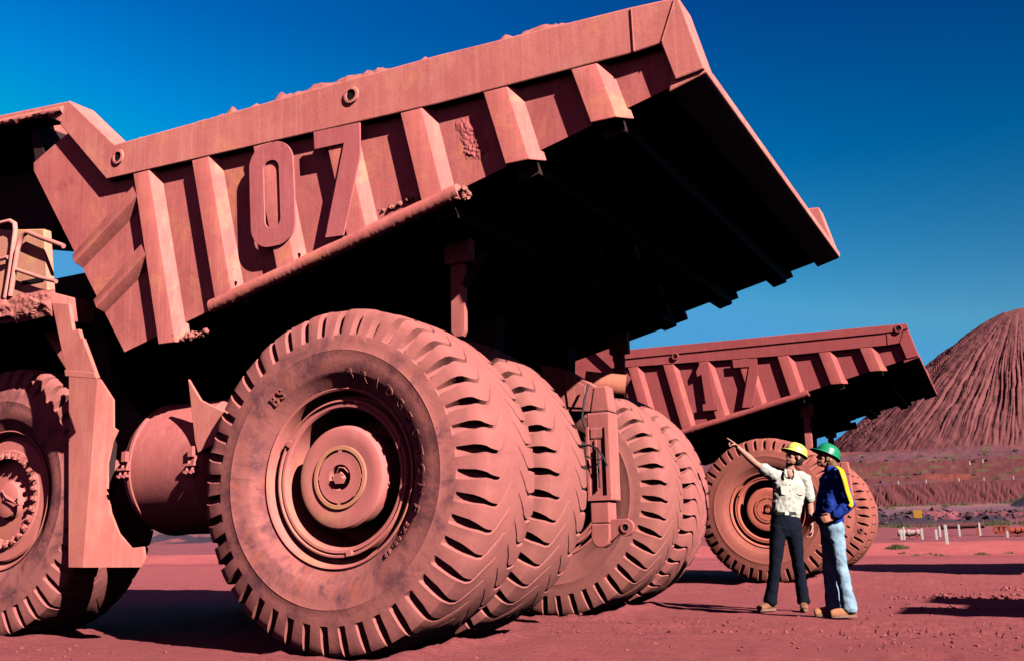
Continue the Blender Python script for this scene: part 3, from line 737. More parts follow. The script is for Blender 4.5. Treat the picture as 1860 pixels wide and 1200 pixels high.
# ------------------------------------------------------------ one haul truck
def make_truck(number, loc, mats, wheelmats, lip, rot, dx, label, detail, tymes, group):
    t = empty('haul_truck', loc); tag(t, label, 'dump truck', group)
    dump_body(t, number, mats, lip, rot, dx, detail)
    mt, mh, mr = wheelmats
    for k, (y, outer, tm, sp) in enumerate(((0, True, tymes[0], .03), (1.08, False, tymes[1], .11))):
        wz, ty = rear_wheel(t, 0, y, tm, outer, mt, mh, mr, spin=sp)
        if k == 0 and detail:
            sidewall_text(ty, 'BRIDGESTONE', .755, 32, .088, M['tyre'], spread=R(9.8))
            sidewall_text(ty, 'BS', .80, 131, .085, M['tyre'])
            sidewall_text(ty, '27.00-49', .74, -38, .042, M['tyre'])
    for y, sp, tm in ((4.0, .07, tymes[1]), (5.08, .0, tymes[0])):
        wz = rim_rear(t, y, mt=mt); wz.location = (0, y+(.97 if y > 5 else 0), 1.325)
        if y > 5: wz.rotation_euler = (0, 0, math.pi)
        raw('tyre', tm, wz, (0, 0, 0), (0, sp, 0))
    front_wheel(t, -4.36, .36); front_wheel(t, -4.36, 5.69, True)
    # chassis rails, axle, cross members
    ch = MB()
    for y in (2.0, 3.78):
        ch.prism([(-7.0,1.35),(.45,1.35),(.55,1.85),(.2,2.25),(-1.2,2.05),(-7.0,1.95)], y, y+.25)
    for x in (-6.5,-4.2,-2.0): ch.box(x, x+.4, 2.26, 3.77, 1.45, 1.8)
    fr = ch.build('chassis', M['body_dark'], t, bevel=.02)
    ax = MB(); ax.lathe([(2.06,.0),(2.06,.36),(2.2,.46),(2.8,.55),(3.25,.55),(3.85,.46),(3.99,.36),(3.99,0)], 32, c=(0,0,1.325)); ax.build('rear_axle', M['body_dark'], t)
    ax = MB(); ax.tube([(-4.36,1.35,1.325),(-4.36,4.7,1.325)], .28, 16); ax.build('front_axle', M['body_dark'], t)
    # rear suspension strut with tow eye, cross beam
    s = MB()
    s.box(.90, 1.15, 3.0, 3.24, 1.195, 2.07)
    s.prism([(.93,2.073),(1.15,2.073),(1.12,2.34),(.98,2.34)], 3.02, 3.22)
    s.box(.93, 1.13, 2.99, 3.06, 1.80, 1.92)
    st = s.build('rear_strut', M['chassis'], t, bevel=.018)
    s2 = MB(); s2.box(.90, .925, 2.975, 3.0, 1.24, 1.93); s2.box(1.10, 1.14, 2.975, 3.0, 1.24, 1.93); s2.box(.90, 1.14, 2.97, 3.0, 1.20, 1.245)
    s2.box(.985, 1.0, 2.985, 3.0, 1.30, 1.80)
    s2.build('strut_frame', M['chassis'], st)
    s3 = MB(); s3.box(.915, 1.11, 2.985, 3.2, .98, 1.190)
    s3.prism([(.915,.975)]+[(1.01+.098*math.cos(a), .85+.105*math.sin(a)) for a in np.linspace(math.pi, 2*math.pi, 10)]+[(1.108,.975)], 2.98, 3.12)
    s3.build('strut_foot', M['chassis'], st, bevel=.012)
    ey = MB(); ey.prism([(1.10,1.02)]+[(1.255+.085*math.cos(a), .935+.085*math.sin(a)) for a in np.linspace(math.pi*.6, -math.pi*.75, 14)]+[(1.10,.80)], 3.02, 3.075)
    e = ey.build('tow_eye', M['chassis'], st, bevel=.006)
    MB().lathe([(-.012,.052),(-.014,.034),(.01,.032)], 20, c=(1.26,3.02,.935)).build('eye_collar', M['chassis'], st)
    MB().lathe([(-.003,.034),(-.003,0)], 20, c=(1.26,3.02,.935)).build('eye_hole', M['hole'], st)
    if detail:
        hz = MB(); hz.tube([(.96,2.95,2.36),(.93,2.90,2.2),(.90,2.88,2.0),(.93,2.9,1.9)], .011, 8)
        hz.tube([(.86,2.92,1.73),(.96,2.9,1.74),(1.05,2.9,1.70),(1.11,2.9,1.60),(1.13,2.93,1.53)], .010, 8)
        hz.tube([(.86,2.92,1.66),(.95,2.93,1.62),(1.02,2.95,1.60),(1.08,2.97,1.60)], .008, 8)
        hz.tube([(1.02,2.97,1.72),(1.025,2.97,1.45),(1.03,2.965,1.32)], .010, 8)
        hz.build('hose', M['hose'], st)
    cb = MB(); cb.prism([(.40,2.62),(.68,2.54),(.985,2.345),(.925,2.09),(.40,2.14)], 3.03, 3.30); cb.prism([(.66,2.50),(.90,2.35),(.87,2.13),(.70,2.15)], 3.016, 3.027); cb.build('cross_beam', M['chassis'], t, bevel=.01)
    if detail:
        ot = MB(); ot.tube([(.72,3.45,2.46),(1.12,3.6,2.40)], .13, 16); ot.build('oil_tank', M['orange'], t)
    # rock ejector bars between each pair of rear tyres
    for y in (.68, 5.03):
        xo, zo = ((.20, 2.44) if y < 1 else (0, 1.70))
        r_ = MB(); r_.prism([(.485+xo,3.2),(.62+xo,3.2),(.62+xo,zo+.05),(.60+xo,zo),(.52+xo,zo),(.485+xo,zo+.05)], y-.025, y+.025); r_.box(.44+xo,.68+xo,y-.05,y+.05,3.05,3.32)
        ej = r_.build('rock_ejector', M['chassis'], t, bevel=.008)
        if y < 3: MB().bar((.80,y,2.86),(1.0,y,3.12), .05, .06).build('ejector_brace', M['body_dark'], ej)
    # body pivot brackets, hoist cylinders
    for y in (2.12, 3.9):
        MB().prism([(.0,2.1),(.35,2.1),(.4,2.95),(-.05,2.95)], y-.1, y+.1).build('pivot_bracket', M['body_dark'], t)
        MB().tube([(-1.9,y-.5,1.6),(-.6,y-.5,2.85)], .12, 14).build('hoist_cylinder', M['body_dark'], t)
    # drum tank (axis fore-aft)
    prof = [(0,0),(0,.50),(.05,.585),(.12,.615),(.13,.625),(.16,.625),(.17,.615),(.88,.615),(.89,.625),(.92,.625),(.93,.612),(1.02,.57),(1.09,.46),(1.12,0)]
    tk = MB(); tk.lathe(prof, 64)
    to = tk.build('drum_tank', M['tank'], t, (-1.56,.92,1.56), (0,0,math.pi/2), smooth=30)
    for yy in (.20, .95):
        c = MB()
        for dz in (-.05, .0, .05): c.bar((-.60,yy-.03,.06+dz*.6+.01),(-.66,yy-.03,.06+dz*.6+.01), .02, .015); 
        c.box(-.665,-.60,yy-.07,yy+.07,.075,.10); c.box(-.665,-.60,yy-.07,yy+.07,.02,.04)
        c.box(-.68,-.60,yy-.045,yy-.02,-.03,.11); c.box(-.68,-.60,yy+.02,yy+.045,-.03,.11)
        c.prism([(-.64,-.03),(-.60,-.03),(-.60,-.14)], yy-.03, yy+.03)
    for xx in (.13, .93):
        c = MB(); h_ = .63
        for k in (-1, 1): c.tube([(xx+.03*k, h_*math.cos(.2), h_*math.sin(-.06)), (xx+.03*k, h_+.035, .12)], .012, 8)
        c.box(xx-.06, xx+.06, h_-.005, h_+.04, .09, .11); c.box(xx-.06, xx+.06, h_-.005, h_+.04, .03, .05)
        c.box(xx-.025, xx+.025, h_-.01, h_+.03, -.12, -.03)
        c.build('clamp', M['tank'], t, (-2.62,.92,1.56), (R(180),0,0))
    # bracket plate ahead of the rear wheels
    MB().prism([(-1.78,2.28),(-1.62,2.08),(-1.34,1.95),(-1.45,1.68),(-1.62,1.62),(-1.66,1.72)], .28, .31).build('frame_gusset', M['flap'], t, bevel=.005)
    # guard plates behind the front wheel
    up = MB(); up.prism([(-3.26,3.10),(-3.02,3.06),(-2.94,2.80),(-2.86,2.80),(-2.82,2.71),(-2.80,2.71),(-2.57,2.32),(-2.97,2.38)], -.02, .02)
    u = up.build('guard_plate', M['flap'], t, bevel=.006)
    yb = lambda x, z: .30+max(0, .35*(x+2.95))*float(sstep(.6, 1.0, 1.0))
    P = [(-3.34,2.46),(-2.93,2.39),(-2.79,2.19),(-2.77,1.93),(-2.73,1.90),(-2.77,1.80),(-2.80,1.60),(-2.785,1.35),(-2.74,1.15),(-2.65,.96),(-2.53,.83),(-2.42,.84),(-2.40,.75),(-2.44,.66),(-2.80,.665),(-3.135,.67)]
    lowp = MB()
    # left leaf flat, right leaf folded back
    lowp.prism([(-3.34,2.46),(-2.95,2.395),(-2.95,.667),(-3.135,.67)], .30, .325)
    lowp.prism([(-2.95,2.394)]+P[1:-1]+[(-2.95,.667)], lambda x, z: .30+.35*max(0, x+2.95), lambda x, z: .325+.35*max(0, x+2.95))
    lowp.build('mud_guard', M['flap'], t, smooth=60)
    MB().prism([(-2.99,2.43),(-2.60,2.37),(-2.56,2.31),(-2.97,2.37)], -.035, -.021).build('guard_strap', M['flap'], t, bevel=.004)
    # dark inner wall behind the front wheel
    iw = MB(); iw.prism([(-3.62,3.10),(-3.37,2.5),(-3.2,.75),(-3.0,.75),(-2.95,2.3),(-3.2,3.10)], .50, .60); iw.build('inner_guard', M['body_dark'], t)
    # deck over the front wheel, fender, cab, hood, railings
    dk = MB(); dk.box(-7.0,-3.30,.0,.9,2.98,3.22); dk.box(-7.0,-3.3,.9,5.2,2.95,3.1); dk.box(-7.0,-3.62,5.1,6.0,3.0,3.24)
    deck = dk.build('deck', M['chassis'], t, bevel=.02)
    MB().prism([(-3.95,3.0),(-3.62,3.22),(-3.35,2.52),(-3.45,2.45)], .42, .50).build('fender', M['chassis'], t, bevel=.01)
    if detail:
        n1, n2 = 90, 24; V = []; Fq = []
        for i in range(n1+1):
            x = -4.75+1.50*i/n1; lo = 2.945+.075*float(fbm(x*6, 2.2)); hi = 3.235+.06*max(0, float(fbm(x*7, 7.7))-.35)
            for j in range(n2+1):
                v = j/n2; e = min(v, 1-v, i/n1*4, (1-i/n1)*4)
                V.append((x, -.004-.05*min(1, e*5)*float(fbm(x*14, v*5, 4))-.03*(float(vn(x*5, v*2)) > .5)*min(1, e*5), lo+(hi-lo)*v))
        for i in range(n1):
            for j in range(n2): q = i*(n2+1)+j; Fq.append((q, q+n2+1, q+n2+2, q+1))
        MB().add(V, Fq).build('dirt_crust', M['dirt'], deck, smooth=0)
        d = MB(); rng = random.Random(3)
        for k in range(30): dirt_lump(d, (-3.75+.016*k+.04*rng.random(), .41, 3.04-.021*k+.04*rng.random()), .014+.018*rng.random(), seed=k+90)
        d.build('dirt_crust', M['dirt'], deck, smooth=0)
    MB().prism([(-4.75,3.24),(-3.42,3.24),(-3.56,3.90),(-4.75,4.08)], .05, .14).build('battery_cabinet', M['cabpaint'], deck, bevel=.01)
    MB().box(-3.80,-3.48,.040,.049,3.36,3.40).build('cabinet_slot', M['hole'], deck)
    rl = MB()
    def rail(pts, r=.024): rl.tube(pts, r, 10)
    rail([(-5.3,.0,3.25),(-5.3,.0,4.0),(-5.2,.0,4.05),(-4.0,.0,4.04),(-3.93,.0,4.0),(-3.91,.0,3.93),(-3.93,.0,3.5),(-3.96,.0,3.24)])
    rail([(-5.3,.0,3.64),(-3.98,.0,3.66)], .02)
    rail([(-3.86,-.02,3.24),(-3.82,-.02,3.72),(-3.78,-.02,3.84),(-3.70,-.02,3.87),(-3.50,-.02,3.78),(-3.16,-.02,3.64)])
    rail([(-3.80,-.02,3.50),(-3.45,-.02,3.37),(-3.22,-.02,3.30)], .02)
    rail([(-4.02,.05,3.35),(-3.97,.05,3.9)], .012)
    rl.build('handrail', M['pipe'], deck, smooth=50)
    cab = MB(); cab.prism([(-6.9,3.2),(-5.3,3.2),(-5.3,4.9),(-5.45,5.02),(-6.9,5.02)], .6, 1.3); cb_ = cab.build('cab', M['cabpaint'], t, bevel=.04)
    MB().box(-6.6,-5.5,.585,.599,3.9,4.75).build('window', M['hole'], cb_)
    MB().box(-5.299,-5.285,.7,1.2,4.0,4.6).build('window', M['hole'], cb_)
    rf_ = MB(); rf_.prism([(-5.28,4.30),(-4.25,4.08),(-4.15,4.5),(-4.6,4.9),(-5.28,5.0)], .66, 1.28); rf_.build('roof_guard', M['body_dark'], cb_)
    MB().box(-5.2,-3.5,1.0,2.3,3.1,3.78).build('engine_cowl', M['body_dark'], t, bevel=.03)
    hd = MB(); hd.box(-7.0,-3.9,2.35,3.7,2.4,3.7); hd.build('engine_hood', M['body_dark'], t, bevel=.05)
    MB().box(-7.15,-7.0,.1,5.9,1.4,3.0).build('bumper', M['chassis'], t, bevel=.05)
    return t
T1 = make_truck('07', (0,0,0), ('body','rib','rail','digit'), ('rim','hub','hubring'), False, (R(2.2),0,R(-.7)), 0,
    'nearest dusty red haul truck, numbered 07, towering over the left half', True, (TY, TYI), 'parked haul trucks')
T2 = make_truck('17', (.71,12.16,0), ('body2','rib2','rail2','body2'), ('rim2','rim2','rim2'), True, (R(.6),0,0), -.2,
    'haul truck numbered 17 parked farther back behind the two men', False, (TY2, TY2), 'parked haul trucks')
def copy_tree(o, parent=None):
    c = o.copy(); scene.collection.objects.link(c); c.parent = parent
    for ch in o.children: copy_tree(ch, c)
    return c
c3 = copy_tree(T2); c3.location = (13.9, 15.4, 0)
c3['label'] = 'haul truck beyond the right edge, its long shadow lying behind truck 17'
# unseen bin on legs, added to shape the ground shadow at the right
hp = empty('shadow_caster', (10.0, 2.3, 0)); tag(hp, 'unseen steel bin on legs added beyond the right edge to cast the nearest shadow', 'shadow caster')
hb = MB(); hb.prism([(0,4.55),(3.2,4.4),(3.2,3.0),(1.9,2.1),(1.0,2.1),(.35,3.0)], 0, 1.0); hb.prism([(.5,4.46),(3.2,4.3),(3.2,3.0),(1.9,2.1),(1.2,2.1)], 1.003, 1.7); hb.prism([(.1,4.5),(3.2,4.4),(3.2,3.0),(1.9,2.1),(1.0,2.1)], 1.703, 2.7)
hb.build('caster_bin', M['chassis'], hp, bevel=.02)
for x in (.9, 3.0):
    for y in (.15, 2.55): MB().box(x, x+.16, y-.08, y+.08, 0, 3.2).build('leg', M['chassis'], hp)

# ------------------------------------------------------------ people
M['skin'] = plain('sunlit_skin', (.42,.17,.12), .6, .3, .12, 30, .1)
M['skin2'] = plain('ruddy_skin', (.40,.15,.10), .6, .3, .12, 30, .1)
M['shirt'] = plain('cream_work_shirt', (.42,.39,.34), .9, .15, .08, 18, .3)
M['trouser_black'] = plain('dark_navy_trousers', (.003,.004,.011), .9, .15, .3, 14, .3)
M['jeans'] = plain('faded_blue_jeans', (.20,.28,.36), .9, .12, .35, 7, .4)
M['jacket'] = plain('blue_jacket', (.006,.026,.22), .8, .25, .2, 16, .3)
M['yellow_cloth'] = plain('yellow_stripe_cloth', (.58,.40,.02), .8, .2, .1, 20, .2)
M['red_cloth'] = plain('red_piping', (.45,.04,.02), .8, .2, .1, 20, .1)
M['boot'] = plain('tan_leather_boot', (.36,.13,.055), .75, .3, .25, 20, .3)
M['boot_dark'] = plain('brown_leather_boot', (.22,.08,.04), .75, .3, .3, 20, .3)
M['sole'] = plain('boot_sole', (.20,.10,.07), .9, .2, .2, 20, .1)
M['hair'] = plain('dark_hair', (.035,.018,.012), .7, .4, .4, 60, .8)
M['hair2'] = plain('fair_hair', (.20,.10,.05), .7, .4, .4, 60, .8)
M['helmet_y'] = plain('yellow_hard_hat', (.55,.52,.09), .35, .5, .04, 8, 0)
M['helmet_g'] = plain('green_hard_hat', (.01,.20,.085), .30, .5, .06, 8, 0)
M['helmet_mark'] = plain('helmet_badge', (.35,.12,.04), .6, .3, .1, 8, 0)
M['eye'] = plain('eye_dark', (.02,.015,.015), .4, .5, .1, 8, 0)
M['leather'] = plain('black_belt', (.015,.012,.012), .6, .3, .1, 10, 0)
M['metal'] = plain('buckle_metal', (.5,.45,.4), .4, .6, .1, 10, 0)

def limb(mb, pts, n=16):
    """pts: (pos, r_side, r_depth); elliptic rings square to the path, rounded ends; side axis = local x as near as possible"""
    P = [Vector(p[0]) for p in pts]; rings = []
    t0 = (P[1]-P[0]).normalized(); t1 = (P[-1]-P[-2]).normalized()
    seq = []
    for f in (.0, .35, .75): seq.append((P[0]-t0*min(pts[0][1], pts[0][2])*math.sqrt(max(0, 1-f*f))*.9, pts[0][1]*max(f, .05), pts[0][2]*max(f, .05), t0))
    for i in range(len(P)):
        t = (P[min(i+1, len(P)-1)]-P[max(i-1, 0)]).normalized(); seq.append((P[i], pts[i][1], pts[i][2], t))
    for f in (.75, .35, .0): seq.append((P[-1]+t1*min(pts[-1][1], pts[-1][2])*math.sqrt(max(0, 1-f*f))*.9, pts[-1][1]*max(f, .05), pts[-1][2]*max(f, .05), t1))
    vs = []
    for c, ra, rb, t in seq:
        x = Vector((1,0,0)); a = x-t*x.dot(t)
        if a.length < .3: x = Vector((0,0,1)); a = x-t*x.dot(t)
        a.normalize(); b = t.cross(a)
        vs += [c+a*math.cos(2*math.pi*k/n)*ra+b*math.sin(2*math.pi*k/n)*rb for k in range(n)]
    m_ = len(seq)
    mb.add(vs, [(i*n+k, i*n+(k+1)%n, (i+1)*n+(k+1)%n, (i+1)*n+k) for i in range(m_-1) for k in range(n)]+[tuple(range(n-1,-1,-1)), tuple((m_-1)*n+k for k in range(n))])
def ell(mb, c, r, n=20, rot=None, keep=None):
    bm = bmesh.new(); bmesh.ops.create_uvsphere(bm, u_segments=n, v_segments=n*3//4, radius=1)
    Mx = rot or Matrix.Identity(3); bm.verts.index_update()
    vs = [Vector(c)+Mx@Vector((v.co.x*r[0], v.co.y*r[1], v.co.z*r[2])) for v in bm.verts]
    mb.add(vs, [tuple(v.index for v in f.verts) for f in bm.faces]); bm.free()
def fuse(mb, name, mat, parent, voxel, smooth_it=3, wrinkle=0, wscale=.12, zmin=None, zmax=None, wdir=None):
    """union of the shapes as one continuous skin"""
    o = mb.build(name, mat, None, smooth=0)
    md = o.modifiers.new('r', 'REMESH'); md.mode = 'VOXEL'; md.voxel_size = voxel; md.use_smooth_shade = True
    sm = o.modifiers.new('s', 'SMOOTH'); sm.iterations = smooth_it; sm.factor = .5
    if wrinkle:
        tx = bpy.data.textures.new('w', 'CLOUDS'); tx.noise_scale = wscale; tx.noise_depth = 2
        dm = o.modifiers.new('d', 'DISPLACE'); dm.texture = tx; dm.strength = wrinkle; dm.mid_level = .5; dm.texture_coords = 'LOCAL'
    dg = bpy.context.evaluated_depsgraph_get(); me = bpy.data.meshes.new_from_object(o.evaluated_get(dg))
    old = o.data; bpy.data.objects.remove(o); bpy.data.meshes.remove(old)
    if zmin is not None or zmax is not None:
        bm = bmesh.new(); bm.from_mesh(me)
        for z_, up in ((zmin, True), (zmax, False)):
            if z_ is None: continue
            bmesh.ops.bisect_plane(bm, geom=bm.verts[:]+bm.edges[:]+bm.faces[:], plane_co=(0,0,z_), plane_no=(0,0,1), clear_inner=up, clear_outer=not up)
        bm.to_mesh(me); bm.free()
    me.materials.clear(); me.name = name
    return link(name, me, mat, parent, smooth=0) if not me.shade_smooth() else None
def frame(f, up=(0,0,1)):
    """matrix whose -y axis looks along f, x = the figure's left... columns x,y,z"""
    f = Vector(f).normalized(); y = -f; x = y.cross(Vector(up)).normalized(); z = x.cross(y)
    return Matrix((x, y, z)).transposed()
def head(mb, c, F, k=1.0):
    """skull, jaw, nose, lips, ears; F columns: x side, y back, z up; c = centre of the skull"""
    c = Vector(c); T = lambda x, y, z: c+F@Vector((x*k, y*k, z*k))
    ell(mb, T(0,.012,.02), (.076*k,.095*k,.100*k), rot=F)
    ell(mb, T(0,-.030,-.045), (.058*k,.058*k,.068*k), rot=F)
    ell(mb, T(0,-.060,-.092), (.026*k,.022*k,.022*k), 12, rot=F)          # chin
    limb(mb, [(T(0,-.088,.008), .010*k,.010*k), (T(0,-.104,-.022), .014*k,.013*k)], 10)   # nose
    ell(mb, T(0,-.100,-.030), (.018*k,.014*k,.010*k), 10, rot=F)
    ell(mb, T(0,-.086,-.058), (.024*k,.011*k,.008*k), 10, rot=F); ell(mb, T(0,-.083,-.070), (.020*k,.011*k,.008*k), 10, rot=F)
    ell(mb, T(0,-.083,.022), (.048*k,.014*k,.010*k), 10, rot=F)           # brow
    for s in (-1, 1):
        ell(mb, T(s*.078,.012,-.012), (.010*k,.020*k,.031*k), 10, rot=F)
        ell(mb, T(s*.040,-.060,-.022), (.022*k,.022*k,.020*k), 10, rot=F)
    return T
def helmet(parent, c, F, mat, badge=None, k=.90):
    """shell with ridge, all-round rim and peak"""
    c = Vector(c); n = 48; V = []; rows = 14
    for i in range(rows+1):
        ph = (i/rows)*math.pi/2
        for j in range(n):
            a = 2*math.pi*j/n; cx, cy = math.cos(a), math.sin(a)
            r = math.cos(ph)**.8 if i < rows else 0; z = math.sin(ph)**.95*.128
            ridge = .006*math.exp(-(cx*r/.14)**2)*(1-math.cos(ph)**4) if True else 0
            V.append(Vector((cx*r*.118, cy*r*.146, z+ridge)))
    # rim: flared skirt, longer in front (-y)
    base = len(V)
    for i, (ex, dz) in enumerate(((1.04,-.006),(1.12,-.014),(1.125,-.020),(1.03,-.014),(.97,0))):
        for j in range(n):
            a = 2*math.pi*j/n; cx, cy = math.cos(a), math.sin(a)
            pk = max(0, -cy)**2.2*(.055 if i in (1, 2) else .010 if i == 0 else 0)
            V.append(Vector((cx*.118*ex, cy*.146*ex-pk, dz-pk*.28)))
    Fs = [(i*n+j, i*n+(j+1)%n, (i+1)*n+(j+1)%n, (i+1)*n+j) for i in range(rows) for j in range(n)]
    Fs += [(j, base+j, base+(j+1)%n, (j+1)%n) for j in range(n)]
    Fs += [(base+i*n+j, base+i*n+n+j, base+i*n+n+(j+1)%n, base+i*n+(j+1)%n) for i in range(4) for j in range(n)]
    mb = MB().add([c+F@(v*k) for v in V], Fs)
    h = mb.build('hard_hat', mat, parent, smooth=50)
    if badge:
        p = c+F@(Vector((.0,-.122,.072))*k); nn = F@Vector((0,-.80,.60)); u = F@Vector((1,0,0)); v_ = nn.cross(u)
        pts = [(-.012,-.018),(.014,-.022),(.018,.006),(.006,.024),(-.010,.018)]
        m3 = MB(); vs = [p+u*a+v_*b+nn*.006 for a, b in pts]+[p+u*a+v_*b-nn*.012 for a, b in pts]
        m3.add(vs, [(0,1,2,3,4),(9,8,7,6,5)]+[(i, i+5, (i+1)%5+5, (i+1)%5) for i in range(5)]); m3.build('badge', badge, h)
    return h
def hand(mb, wrist, palmdir, palmn, side, curls, spread=.10, k=1.0, thumb=(.5,.45)):
    """palm slab, five jointed fingers. palmdir = wrist->knuckles, palmn = palm normal (fingers curl towards it), side = towards the thumb"""
    w_ = Vector(wrist); d = Vector(palmdir).normalized(); n = Vector(palmn); n = (n-d*n.dot(d)).normalized(); s = Vector(side); s = (s-d*s.dot(d)-n*s.dot(n)).normalized()
    for q in (-.028, -.010, .010, .028):
        limb(mb, [(w_+s*q*.75*k+d*.01*k, .013*k, .013*k), (w_+s*q*k+d*.085*k, .0125*k, .0115*k)], 10)
    L = [.074, .082, .076, .060]
    for i, q in enumerate((.031, .0105, -.0105, -.031)):
        b = w_+s*q*k+d*.088*k; c = curls[i]; dirv = (d+s*spread*(1.5-i)/1.5*.5).normalized(); pts = [(b, .0098*k, .0098*k)]; ang = 0; p = b
        for j, fr in enumerate((.45, .30, .25)):
            ang += c*(.9, 1.0, .75)[j]; v_ = dirv*math.cos(ang)+n*math.sin(ang); p = p+v_*L[i]*fr*k
            pts.append((p, (.0088, .0080, .0068)[j]*k, (.0088, .0080, .0068)[j]*k))
        limb(mb, pts, 10)
    b = w_+s*.030*k+d*.022*k; p1 = b+(s*.62+d*.62+n*.35).normalized()*.040*k; p2 = p1+(s*thumb[0]*.4+d*.9+n*thumb[1]).normalized()*.034*k; p3 = p2+(d*.9+n*thumb[1]*1.3).normalized()*.026*k
    limb(mb, [(b, .0135*k, .0135*k), (p1, .0115*k, .0115*k), (p2, .0098*k, .0098*k), (p3, .008*k, .008*k)], 10)
def boot(parent, ankle, toe, mat, zs=.0, k=1.0):
    """ankle boot: ankle (x,y), toe (x,y); sole on the ground at z=zs"""
    a = Vector((ankle[0], ankle[1], 0)); t = Vector((toe[0], toe[1], 0)); d = (t-a).normalized(); s = Vector((d.y, -d.x, 0)); U = Vector((0,0,1))
    P = lambda f, l, z: a+d*f+s*l+U*(z+zs)
    mb = MB()
    limb(mb, [(P(0,0,.17), .052, .055), (P(-.005,0,.11), .046, .050), (P(.0,0,.065), .045, .055)])
    limb(mb, [(P(-.045,0,.055), .036, .036), (P(.02,0,.060), .042, .042), (P(.09,0,.052), .046, .036), (P(.16,0,.042), .047, .028), (P(.195,0,.038), .040, .024)])
    o = fuse(mb, 'boot', mat, parent, .006, 2, zmin=.018+zs)
    V = []; n = 28
    for z in (0, .026):
        for j in range(n):
            an = 2*math.pi*j/n; f = math.cos(an); l = math.sin(an)
            V.append(P(.068+f*.145, l*(.046+.006*max(0, f)-.012*math.exp(-((f+.1)/.3)**2)), z))
    so_ = MB().add(V, [tuple(range(n-1,-1,-1)), tuple(range(n, 2*n))]+[(j, (j+1)%n, (j+1)%n+n, j+n) for j in range(n)]).build('sole', M['sole'], o, bevel=.003)
    return o

# ---- man in the cream shirt, pointing up to the left
MX, MY = 2.20, 5.57
p1 = empty('person', (MX, MY, 0), YAW)
tag(p1, 'man in cream shirt, dark trousers and yellow hard hat, pointing up at truck 07', 'person')
bd = MB()
HF = frame((-.93,-.26,.36))      # looks left, up, a little to the camera
HC = (.262, -.02, 1.735)
T = head(bd, HC, HF, 1.0)
limb(bd, [((.235,.01,1.70), .056,.056), ((.205,.02,1.60), .056,.056), ((.19,.03,1.52), .065,.060)])
# torso (kept inside the shirt)
limb(bd, [((.19,.03,1.48), .15,.075), ((.17,.03,1.35), .145,.085), ((.14,.03,1.2), .125,.085), ((.11,.03,1.05), .14,.09), ((.10,.03,.95), .15,.10)])
# arm raised
SR, ER, WR = Vector((.01,.02,1.525)), Vector((-.205,-.02,1.665)), Vector((-.405,-.03,1.862))
limb(bd, [(SR, .058,.056), (SR.lerp(ER,.45), .047,.047), (ER, .038,.040), (ER.lerp(WR,.35), .041,.040), (ER.lerp(WR,.75), .031,.030), (WR, .025,.029)])
hand(bd, WR, (-.66,-.05,.52), (-.35,-.2,-.9), (-.2,-.95,.1), (.05, 1.15, 1.35, 1.45), k=1.0, thumb=(.4,.9))
# arm hanging
SL, EL, WL = Vector((.375,.02,1.475)), Vector((.415,.045,1.205)), Vector((.392,-.01,.945))
limb(bd, [(SL, .055,.055), (SL.lerp(EL,.5), .047,.047), (EL, .037,.038), (EL.lerp(WL,.3), .040,.038), (EL.lerp(WL,.75), .030,.029), (WL, .024,.028)])
hand(bd, WL, (-.10,-.12,-1), (-1,-.1,.1), (-.1,-1,0), (.35,.45,.55,.6), thumb=(.2,.4))
# legs inside the trousers
HR, HL = Vector((.02,.03,.93)), Vector((.195,.04,.93)); KR, KL = Vector((-.055,.0,.53)), Vector((.21,.02,.53)); AR, AL = Vector((-.135,.03,.09)), Vector((.235,.02,.09))
for a, b, c in ((HR,KR,AR),(HL,KL,AL)): limb(bd, [(a, .075,.08), (b, .048,.052), (b.lerp(c,.35), .046,.05), (c, .035,.04)])
b1 = fuse(bd, 'body', M['skin'], p1, .0055, 2)
for s in (-1, 1):
    e_ = MB(); ell(e_, T(s*.030,-.083,.004), (.013,.008,.008), 10, rot=HF); e_.build('eye', M['eye'], p1, smooth=60)
hr = MB(); ell(hr, T(0,.030,.004), (.082,.084,.094), rot=HF); ell(hr, T(0,.066,-.040), (.060,.036,.046), rot=HF)
for s in (-1, 1): limb(hr, [(T(s*.074,-.012,.03), .016,.016), (T(s*.076,-.018,-.02), .012,.012)], 10)
h1 = fuse(hr, 'hair', M['hair'], p1, .007, 1, .02, .02)
helmet(p1, T(0,.008,.052), HF@Matrix.Rotation(R(-4),3,'X'), M['helmet_y'], M['helmet_mark'])
# shirt: trunk, collar, sleeves
sh_ = MB()
limb(sh_, [((.19,.03,1.50), .165,.085), ((.185,.03,1.42), .195,.110), ((.165,.03,1.28), .185,.118), ((.135,.03,1.15), .172,.118), ((.115,.03,1.07), .168,.115)], 24)
limb(sh_, [((.30,.025,1.51), .075,.07), (SL+Vector((.0,0,.0)), .075,.072), (SL.lerp(EL,.45), .069,.068), (SL.lerp(EL,.80), .073,.072)])
limb(sh_, [((.09,.03,1.51), .075,.07), (SR, .080,.074), (SR.lerp(ER,.30), .074,.072), (SR.lerp(ER,.58), .070,.070)])
limb(sh_, [((.20,.025,1.535), .078,.072), ((.21,.022,1.565), .070,.066)])
shirt = fuse(sh_, 'shirt', M['shirt'], p1, .008, 4, .026, .07)
nk = MB(); ell(nk, (.176,-.050,1.525), (.042,.038,.050)); nk.build('neckline', M['skin'], shirt, smooth=60)
cl = MB()
for s in (-1, 1):
    limb(cl, [((.185+s*.050,-.030,1.585), .012,.020), ((.180+s*.058,-.075,1.545), .020,.010), ((.172+s*.045,-.098,1.495), .012,.007)], 10)
fuse(cl, 'collar', M['shirt'], shirt, .006, 1)
pk = MB()
